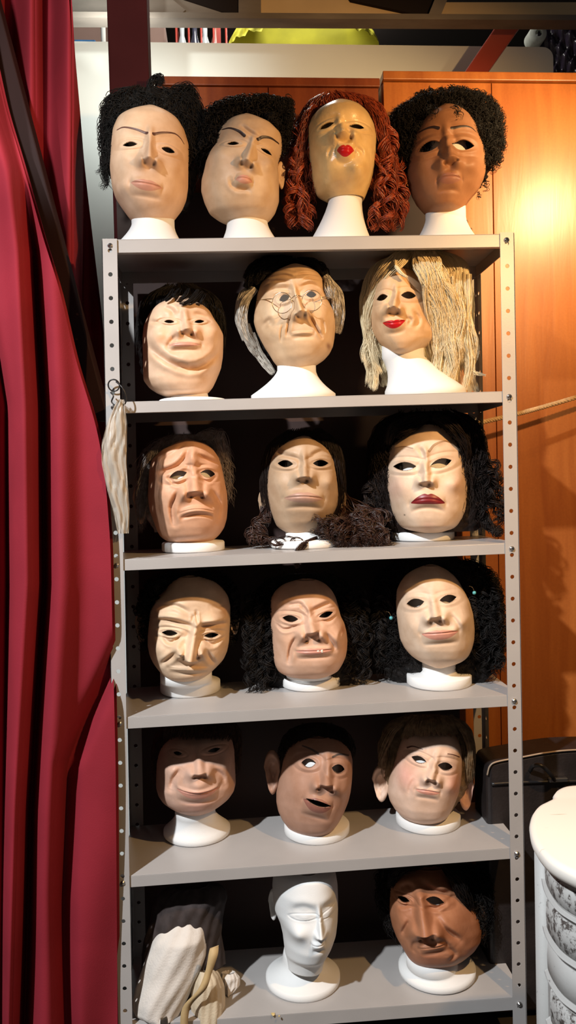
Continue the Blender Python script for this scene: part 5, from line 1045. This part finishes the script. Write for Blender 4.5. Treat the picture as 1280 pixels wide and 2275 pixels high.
for (x, y, w_), lb in (((607, 2255, .012), 'larger yellowish paper scrap on the bottom shelf in front of the bare foam head'), ((620, 2259, .005), 'tiny yellowish paper scrap beside the larger scrap on the bottom shelf')):
    p = on_line(x, y, *SH[6]); k = MB(); a = np.linspace(0, 6.28, 9)[:-1]; rad = [w_*.5*random.uniform(.6, 1.1) for _ in a]
    k.prism([p+np.array([r_*np.cos(t), r_*np.sin(t)*.9, .0003+.0015*(i % 2)]) for i, (t, r_) in enumerate(zip(a, rad))], (0, 0, .0012)); tag(k.build('paper_scrap', paint('yellow_paper', (.70, .52, .22))), lb, 'paper scrap')
# ------------------------------------------------------------------ store behind the partition
def pbox(name, x0, x1, y0, y1, Y, d, m, label, cat, bev=.003, group=None):
    a, b = at(x0, y0, Y), at(x1, y1, Y); k = MB(); k.box((a[0], Y, b[2]), (b[0], Y+d, a[2])); return tag(k.build(name, m, bevel=bev), label, cat, group)
STORE_Z = wl[2]-.02
k = MB(); k.box((-1.6, 1.02, STORE_Z-.05), (2.2, 2.3, STORE_Z)); structure(k.build('trim_10', BEAM, kind='structure'))
def stand_box(name, x0, x1, y0, Y, d, m, label, cat):
    a, b = at(x0, y0, Y), at(x1, y0, Y); k = MB(); k.box((a[0], Y, STORE_Z), (b[0], Y+d, a[2])); return tag(k.build(name, m, bevel=.004), label, cat)
CARD = mat('brown_card', (.27, .165, .135), .8, noise=.12, nscale=5)
stand_box('cardboard_box', 150, 366, 44, 1.30, .35, CARD, 'large brown cardboard box stored above the white partition, behind the maroon post', 'box')
a = at(165, 92, 1.12); b = at(212, 88, 1.12); k = MB(); k.box((a[0], 1.12, STORE_Z), (b[0], 1.2, b[2])); tag(k.build('blue_packet', mat('blue_packet', (.05, .22, .52), .5, noise=.3, nscale=40), bevel=.003), 'small blue packet lying on the white partition near the red curtain', 'packet')
a = at(231, 66, 1.22); k = MB(); k.lathe((a[0], 1.2, STORE_Z), [(.016, 0), (.018, .01), (.018, .07), (.008, .09), (.009, at(231, 36, 1.2)[2]-STORE_Z)], 20); tag(k.build('white_bottle', mat('white_plastic', (.8, .8, .78), .4), None, True), 'slim white bottle in front of the brown cardboard box, beside the maroon post', 'bottle')
# wire crate with bottles
xa, xb = at(392, 90, 1.25), at(503, 90, 1.25); zt2 = at(450, 46, 1.25)[2]
REDW = mat('red_wire', (.42, .045, .03), .4)
root = thing('wire_crate', ((xa[0]+xb[0])/2, 1.36, STORE_Z), 'red wire crate of bottles standing above the white partition', 'crate')
k = MB()
for Yc_ in (1.25, 1.45):
    for z in np.linspace(STORE_Z+.006, zt2, 4): k.tube([(xa[0], Yc_, z), (xb[0], Yc_, z)], .004, 6)
    for x in np.linspace(xa[0], xb[0], 5): k.tube([(x, Yc_, STORE_Z), (x, Yc_, zt2)], .004, 6)
for x in (xa[0], xb[0]):
    for z in (STORE_Z+.006, zt2): k.tube([(x, 1.25, z), (x, 1.45, z)], .004, 6)
k.build('wire_frame', REDW, root, True)
k = MB(); k.box((xb[0]-.035, 1.235, STORE_Z), (xb[0]-.020, 1.247, zt2+.02)); k.build('upright', REDW, root)
BOT = [mat('pale_bottle', (.50, .54, .58), .25), mat('dark_bottle', (.05, .05, .08), .25), mat('rusty_bottle', (.30, .10, .07), .4)]
for i, (x, c, nm, lb) in enumerate(((404, 0, 'bottle', 'pale bottle at the left end of the red wire crate'), (432, 1, 'bottle', 'dark bottle second from left in the red wire crate'),
                                (455, 0, 'bottle', 'pale bottle in the middle of the red wire crate'), (478, 2, 'bottle', 'reddish bottle at the right end of the red wire crate'))):
    p = at(x, 60, 1.35); k = MB(); h_ = at(x, 50-3*(i % 2), 1.35)[2]-STORE_Z
    k.lathe((p[0], 1.35, STORE_Z), [(.02, 0), (.022, .01), (.022, h_*.7), (.009, h_*.85), (.010, h_)], 20); tag(k.build(nm, BOT[c], None, True), lb, 'bottle', 'bottles in the wire crate')
# yellow cloth bundle
YEL = mat('yellow_cloth', (.60, .56, .035), .8, noise=.3, nscale=9)
rows_y = [(-14, 570, 760), (20, 540, 790), (45, 528, 800), (70, 516, 822), (90, 508, 838), (106, 504, 842)]
Ly = Loft(rows_y, 1.22, k=0, D=.14, DB=.1, prof=[(-14, .06, .08), (60, .10, .1), (106, .15, .12)], nv=50)
ph = np.linspace(0, 2*np.pi, 160); vs = np.linspace(Ly.vt, Ly.vb, 50); PH, VS = np.meshgrid(ph, vs)
Py = Ly.surf(PH.ravel(), VS.ravel()); f_ = .016*np.sin(PH.ravel()*23+np.sin(VS.ravel()*40)*1.5)+.010*np.sin(PH.ravel()*47+VS.ravel()*60)
Py = Py+Ly.F.f*(f_*np.clip(np.sin(PH.ravel()), 0, 1))[:, None]
tag(mesh_obj('cloth_bundle', Py, quads(50, 160), YEL), 'crumpled bright yellow cloth bundle stored above the white partition', 'cloth')
# red slanting post, pipe, dark bag
a1, a2 = at(1128, 20, .76), at(1184, 20, .76); b1, b2 = at(1022, 175, .76), at(1074, 175, .76); zc_ = at(1100, 168, WOOD_Y)[2]; b1 = a1+(b1-a1)*(zc_-a1[2])/(b1[2]-a1[2]); b2 = a2+(b2-a2)*(zc_-a2[2])/(b2[2]-a2[2])
k = MB(); d_ = np.array([0, .05, 0]); k.hexa([b1, b2, b2+d_, b1+d_, a1, a2, a2+d_, a1+d_]); tag(k.build('red_brace', mat('red_paint', (.36, .050, .030), .45, noise=.15, nscale=8), bevel=.004), 'red painted brace slanting in front of the white partition above the orange cupboard', 'brace')
PURP = mat('dark_purple_plastic', (.045, .032, .055), .28, noise=.5, nscale=12)
rows_p = [(28, 1200, 1330), (60, 1172, 1350), (100, 1168, 1360), (150, 1186, 1365), (214, 1190, 1365)]
Lp = Loft(rows_p, 1.20, k=0, D=.12, DB=.1, prof=[(28, .07, .07), (90, .13, .1), (214, .12, .1)], nv=60)
ph = np.linspace(0, 2*np.pi, 120); vs = np.linspace(Lp.vt, Lp.vb, 60); PH, VS = np.meshgrid(ph, vs)
Pp = Lp.surf(PH.ravel(), VS.ravel()); f_ = .014*np.sin(PH.ravel()*13+VS.ravel()*55)+.010*np.sin(PH.ravel()*29-VS.ravel()*80)
k = MB(); k.add(Pp+Lp.F.f*f_[:, None], quads(60, 120)); o = k.build('plastic_bag', PURP, None, True); tag(o, 'crumpled dark purple plastic bag at the top right, above the cupboard', 'bag')
# pale paper roll seen end on
p = at(1197, 73, 1.10); k = MB(); aa = np.linspace(0, 2*np.pi, 33)
k.add([np.array([p[0]+r_*np.cos(t), y_, p[2]+r_*np.sin(t)]) for r_, y_ in ((.012, 1.10), (.030, 1.10), (.032, 1.11), (.032, 1.16)) for t in aa], quads(4, 33)); tag(k.build('paper_roll', mat('pale_paper', (.55, .57, .52), .8, noise=.2, nscale=30), None, True), 'pale roll seen end on beside the red brace at the top right', 'roll')

# ------------------------------------------------------------------ rope from the rear upright
ROPE = mat('sisal_rope', (.58, .38, .19), .8, noise=.3, nscale=120)
P0, P1, P2, P3 = at(1050, 943, .255), at(1140, 922, .262), at(1215, 902, .27), at(1330, 868, .285)
C = spline([P0, P1, P2, P3], 220); k = MB(); x = np.linspace(0, 1, 220); T = np.gradient(C, axis=0); T /= np.linalg.norm(T, axis=1)[:, None]
A_ = np.cross(T, [0, 1, 0]); A_ /= np.linalg.norm(A_, axis=1)[:, None]; B_ = np.cross(T, A_)
for i in range(3):
    w = 2*np.pi*16*x+i*2.094; k.tube(C+.0032*(np.cos(w)[:, None]*A_+np.sin(w)[:, None]*B_), .0034, 7)
o = k.build('rope', ROPE, None, True); tag(o, 'twisted tan rope tied to the rear right upright and stretched to the right', 'rope')

# ------------------------------------------------------------------ bag tied on the left upright
PLAS = mat('milky_plastic', (.66, .58, .48), .3, noise=.2, nscale=20)
PLAS.node_tree.nodes['Principled BSDF'].inputs['Alpha'].default_value = .55
root = thing('tied_plastic_bag', at(252, 1190, -.012), 'milky plastic bag hanging from a cable tie on the left upright', 'bag')
rows_b = [(888, 262, 276), (905, 252, 278), (940, 238, 282), (985, 226, 282), (1030, 226, 281), (1080, 236, 284), (1130, 250, 288), (1185, 262, 286)]
Lb = Loft(rows_b, -.022, k=0, D=.014, DB=.010, prof=[(888, .006, .006), (980, .014, .01), (1185, .008, .006)], nv=80, sm=5)
ph = np.linspace(0, 2*np.pi, 60); vs = np.linspace(Lb.vt, Lb.vb, 80); PH, VS = np.meshgrid(ph, vs)
Pb_ = Lb.surf(PH.ravel(), VS.ravel()); Pb_ = Pb_+Lb.F.f*(.003*np.sin(PH.ravel()*5+VS.ravel()*45)+.0022*np.sin(PH.ravel()*9-VS.ravel()*38+np.sin(VS.ravel()*70)*1.5)+.0012*np.sin(PH.ravel()*23+VS.ravel()*110))[:, None]
mesh_obj('bag_film', Pb_, quads(80, 60), PLAS, root)
k = MB(); BLK = mat('black_plastic', (.015, .013, .013), .4)
def ring(px, py, Y, R, r, mb_, tilt=.35, n=40):
    c = at(px, py, Y); a = np.linspace(0, 2*np.pi, n); mb_.tube([c+np.array([R*np.cos(t), -tilt*R*np.sin(t), R*np.sin(t)]) for t in a], r, 7)
ring(253, 856, -.014, .012, .0016, k); k.tube(spline([at(258, 848, -.016), at(272, 862, -.026), at(281, 886, -.022), at(274, 900, -.02), at(264, 888, -.022)], 30), .0017, 6)
k.tube(spline([at(246, 872, -.016), at(252, 880, -.022), at(248, 892, -.018), at(254, 900, -.02)], 20), .0016, 6)
k.build('cable_tie', BLK, root, True)
# ------------------------------------------------------------------ white console table, lower right
DISTRESS = None
def distressed(name, dark_amt, sc=55, lite=(.44, .44, .43)):
    m, nt, b = new_mat(name); tc = nt.nodes.new('ShaderNodeTexCoord'); mp = nt.nodes.new('ShaderNodeMapping'); mp.inputs['Scale'].default_value = (1, 1, 1)
    nt.links.new(tc.outputs['Object'], mp.inputs['Vector']); n = nt.nodes.new('ShaderNodeTexNoise'); n.inputs['Scale'].default_value = sc; n.inputs['Detail'].default_value = 8; n.inputs['Roughness'].default_value = .7
    nt.links.new(mp.outputs['Vector'], n.inputs['Vector']); r = nt.nodes.new('ShaderNodeValToRGB')
    r.color_ramp.elements[0].position = dark_amt-.04; r.color_ramp.elements[1].position = dark_amt+.05
    r.color_ramp.elements[0].color = (.06, .05, .045, 1); r.color_ramp.elements[1].color = (*lite, 1)
    nt.links.new(n.outputs['Fac'], r.inputs['Fac']); nt.links.new(r.outputs['Color'], b.inputs['Base Color']); b.inputs['Roughness'].default_value = .55
    bp = nt.nodes.new('ShaderNodeBump'); bp.inputs['Strength'].default_value = .15; bp.inputs['Distance'].default_value = .005; nt.links.new(n.outputs['Fac'], bp.inputs['Height']); nt.links.new(bp.outputs['Normal'], b.inputs['Normal'])
    return m
TBL = distressed('chalk_white_paint', .33, 40); CARV = distressed('worn_carving', .46, 75)
m_, nt_, b_ = new_mat('worn_top')
tc_ = nt_.nodes.new('ShaderNodeTexCoord'); mp_ = nt_.nodes.new('ShaderNodeMapping'); mp_.inputs['Scale'].default_value = (4, 60, 4); n_ = nt_.nodes.new('ShaderNodeTexNoise'); n_.inputs['Scale'].default_value = 3; n_.inputs['Detail'].default_value = 5
r_ = nt_.nodes.new('ShaderNodeValToRGB'); r_.color_ramp.elements[0].position = .26; r_.color_ramp.elements[1].position = .31; r_.color_ramp.elements[0].color = (.30, .23, .15, 1); r_.color_ramp.elements[1].color = (.80, .76, .70, 1)
nt_.links.new(tc_.outputs['Object'], mp_.inputs['Vector']); nt_.links.new(mp_.outputs['Vector'], n_.inputs['Vector']); nt_.links.new(n_.outputs['Fac'], r_.inputs['Fac']); nt_.links.new(r_.outputs['Color'], b_.inputs['Base Color']); b_.inputs['Roughness'].default_value = .5
TOPM = m_
TZ = .76
pts = [(1310, 1739), (1280, 1741), (1255, 1744), (1238, 1751), (1229, 1760), (1227, 1770), (1213, 1778), (1196, 1787), (1184, 1800), (1178, 1816), (1176, 1832), (1179, 1850), (1186, 1868), (1198, 1886), (1216, 1905), (1240, 1921), (1280, 1940), (1330, 1957)]
ol = np.array([atz(x, y, TZ)[:2] for x, y in pts]); ol = np.array(spline(np.c_[ol, np.zeros(len(ol))], 90))[:, :2]
# close the outline well to the right: the far end mirrors the near end
ctr = np.array([ol[:, 0].max()+.02, 0]); mir = ol[::-1].copy(); mir[:, 0] = 2*ctr[0]-mir[:, 0]
ful = np.vstack([ol, mir]); cxy = ful.mean(0)
root = thing('console_table', (cxy[0], cxy[1], 0), 'white distressed console table with carved curved front, bottom right corner', 'table')
def slab_outline(mb_, rings):
    n = len(ful); V = []; 
    for sc, z in rings:
        dv = ful-cxy; L_ = np.linalg.norm(dv, axis=1)[:, None]; q = cxy+dv*(1-sc/L_); V += [np.array([a, b, z]) for a, b in q]
    m = len(rings); F_ = [(i*n+j, (i+1)*n+j, (i+1)*n+(j+1) % n, i*n+(j+1) % n) for i in range(m-1) for j in range(n)]+[tuple(range(n)), tuple((m-1)*n+j for j in range(n-1, -1, -1))]
    mb_.add(V, F_)
k = MB(); slab_outline(k, [(.012, TZ), (.004, TZ-.002), (.0, TZ-.008), (.001, TZ-.018), (.006, TZ-.026), (.016, TZ-.032), (.022, TZ-.036)]); k.build('table_top', TOPM, root, True)
k = MB(); slab_outline(k, [(.024, TZ-.036), (.030, TZ-.045), (.031, .30), (.034, .10), (.034, .02)]); tbody = k.build('body', TBL, root, True)
def band(z0, z1, out, m, nm, i0=44, i1=0):
    i1 = len(ful)-i0; k = MB(); V = []; sel = ful[i0:i1]; dv = sel-cxy; L_ = np.linalg.norm(dv, axis=1)[:, None]; n = len(sel)
    prof = [(.033, z1), (.030-out*.7, z1-.003), (.030-out, (z0+z1)/2), (.030-out*.7, z0+.003), (.033, z0)]
    for sc, z in prof: q = cxy+dv*(1-sc/L_); V += [np.array([a, b, z]) for a, b in q]
    k.add(V, [(i*n+j, (i+1)*n+j, (i+1)*n+j+1, i*n+j+1) for i in range(4) for j in range(n-1)]+[(0, n, 2*n, 3*n, 4*n), tuple(i*n+n-1 for i in range(4, -1, -1))]); return k.build(nm, m, tbody, True)
band(TZ-.085, TZ-.045, .004, CARV, 'carved_frieze', 58, 90); band(TZ-.094, TZ-.087, .009, TBL, 'moulding')
band(TZ-.155, TZ-.100, .006, CARV, 'carved_frieze', 62, 90); band(TZ-.165, TZ-.157, .010, TBL, 'moulding', 58, 90)
band(TZ-.225, TZ-.172, .005, TBL, 'drawer', 62, 90); band(TZ-.235, TZ-.227, .009, TBL, 'moulding', 60, 90)
band(TZ-.300, TZ-.242, .005, CARV, 'carved_frieze', 66, 90); band(TZ-.312, TZ-.303, .010, TBL, 'moulding', 62, 90); band(TZ-.40, TZ-.32, .005, TBL, 'drawer', 64, 90)
band(.02, .09, .014, TBL, 'plinth', 36, 90)
for z in (TZ-.10, TZ-.04): pass
i = 52; dv = ful[i]-cxy; L_ = np.linalg.norm(dv)
k = MB(); q = cxy+dv*(1-.026/L_); k.tube([(q[0], q[1], .02), (q[0], q[1], TZ-.045)], .016, 14); k.build('corner_pilaster', TBL, tbody, True)
# ------------------------------------------------------------------ dark case behind the table
CASE = mat('dark_leather', (.022, .016, .015), .5, noise=.4, nscale=20, bump=.1, bscale=160); EDGE = mat('worn_piping', (.35, .25, .17), .4)
root = thing('black_case', (.92, .16, 0), 'dark leather case with pale piping standing between the shelves and the white table', 'case')
top = [(1082, 1722), (1088, 1702), (1105, 1692), (1160, 1682), (1215, 1672), (1280, 1666), (1420, 1664)]
tp = spline([at(x, y, .13) for x, y in top], 40); poly = list(tp)+[np.array([tp[-1][0], .13, .02]), np.array([tp[0][0], .13, .02])]
k = MB(); k.prism(poly[::-1], (0, .11, 0)); k.build('body', CASE, root, bevel=.008)
k = MB(); k.tube(np.array(tp)+np.array([0, -.003, .001]), .0022, 7); k.build('piping', EDGE, root, True)
lid = [(1092, 1742), (1140, 1739), (1200, 1737), (1300, 1735)]; k = MB(); q = np.array([at(x, y, .127) for x, y in lid]); k.tube(spline(q, 20), .004, 8); k.build('lid_seam', BLK, root, True)
k = MB(); k.tube(spline([at(1178, 1712, .125), at(1186, 1701, .10), at(1205, 1702, .085), at(1225, 1722, .095), at(1232, 1734, .12)], 30), .005, 9); k.build('handle', BLK, root, True)
k = MB(); q = [at(1222, 1731, .115), at(1262, 1729, .115), at(1262, 1737, .115), at(1222, 1739, .115)]; k.prism(q[::-1], (0, .012, 0)); k.build('latch', STEEL, root, bevel=.001)

# ------------------------------------------------------------------ light
def lamp(name, kind, loc, target, energy, color, size=.1, spot=None, blend=.5):
    d = bpy.data.lights.new(name, kind); d.energy = energy; d.color = color
    if kind == 'AREA': d.size = size
    else: d.shadow_soft_size = size
    if spot: d.spot_size = math.radians(spot); d.spot_blend = blend
    o = bpy.data.objects.new(name, d); link(o); o.location = loc
    o.rotation_euler = (Vector(target)-Vector(loc)).to_track_quat('-Z', 'Y').to_euler(); return o
lamp('warm_spotlight', 'SPOT', (.95, -.95, 2.06), (.15, .1, 1.15), 67, (1, .58, .23), .025, 140, .3)
lamp('cool_spotlight', 'SPOT', (-1.50, -2.05, 3.30), (.12, .1, .05), 650, (.95, .98, 1.0), .05, 60, .8)
lamp('cool_wall_fill', 'SPOT', (-.50, -1.25, 2.2), (-.42, .92, 2.45), 84, (.95, 1.0, .95), .05, 36, .6)  # second cool light, added to brighten the left wall strip and curtain
lamp('partition_fill', 'AREA', (-.30, .56, 2.60), (-.34, .92, 2.70), 2.0, (.95, 1.0, .96), .22)  # unseen area light added above the cupboard to whiten the partition
lamp('cupboard_glare_fill', 'SPOT', (1.08, -.22, 2.26), (.77, .37, 2.09), 58, (1, .72, .37), .03, 84, 1.0)  # extra warm light, added to make the glare patch on the orange cupboard
lamp('store_fill', 'POINT', (.1, .98, 3.45), (0, 1, 2), 26, (1, .97, .88), .1)  # unseen fill added to bring up the stored items
lamp('store_back_fill', 'POINT', (.5, 2.3, 3.7), (0, 1, 2), 34, (1, .97, .88), .1)  # unseen fill added to bring up the back wall
wd = bpy.data.worlds.new('room'); scene.world = wd; wd.use_nodes = True
wd.node_tree.nodes['Background'].inputs['Color'].default_value = (1, .93, .87, 1); wd.node_tree.nodes['Background'].inputs['Strength'].default_value = .055
scene.view_settings.view_transform = 'Standard'; scene.view_settings.look = 'None'; scene.view_settings.gamma = 1.0; scene.view_settings.exposure = 0.0
scene.view_settings.use_curve_mapping = False
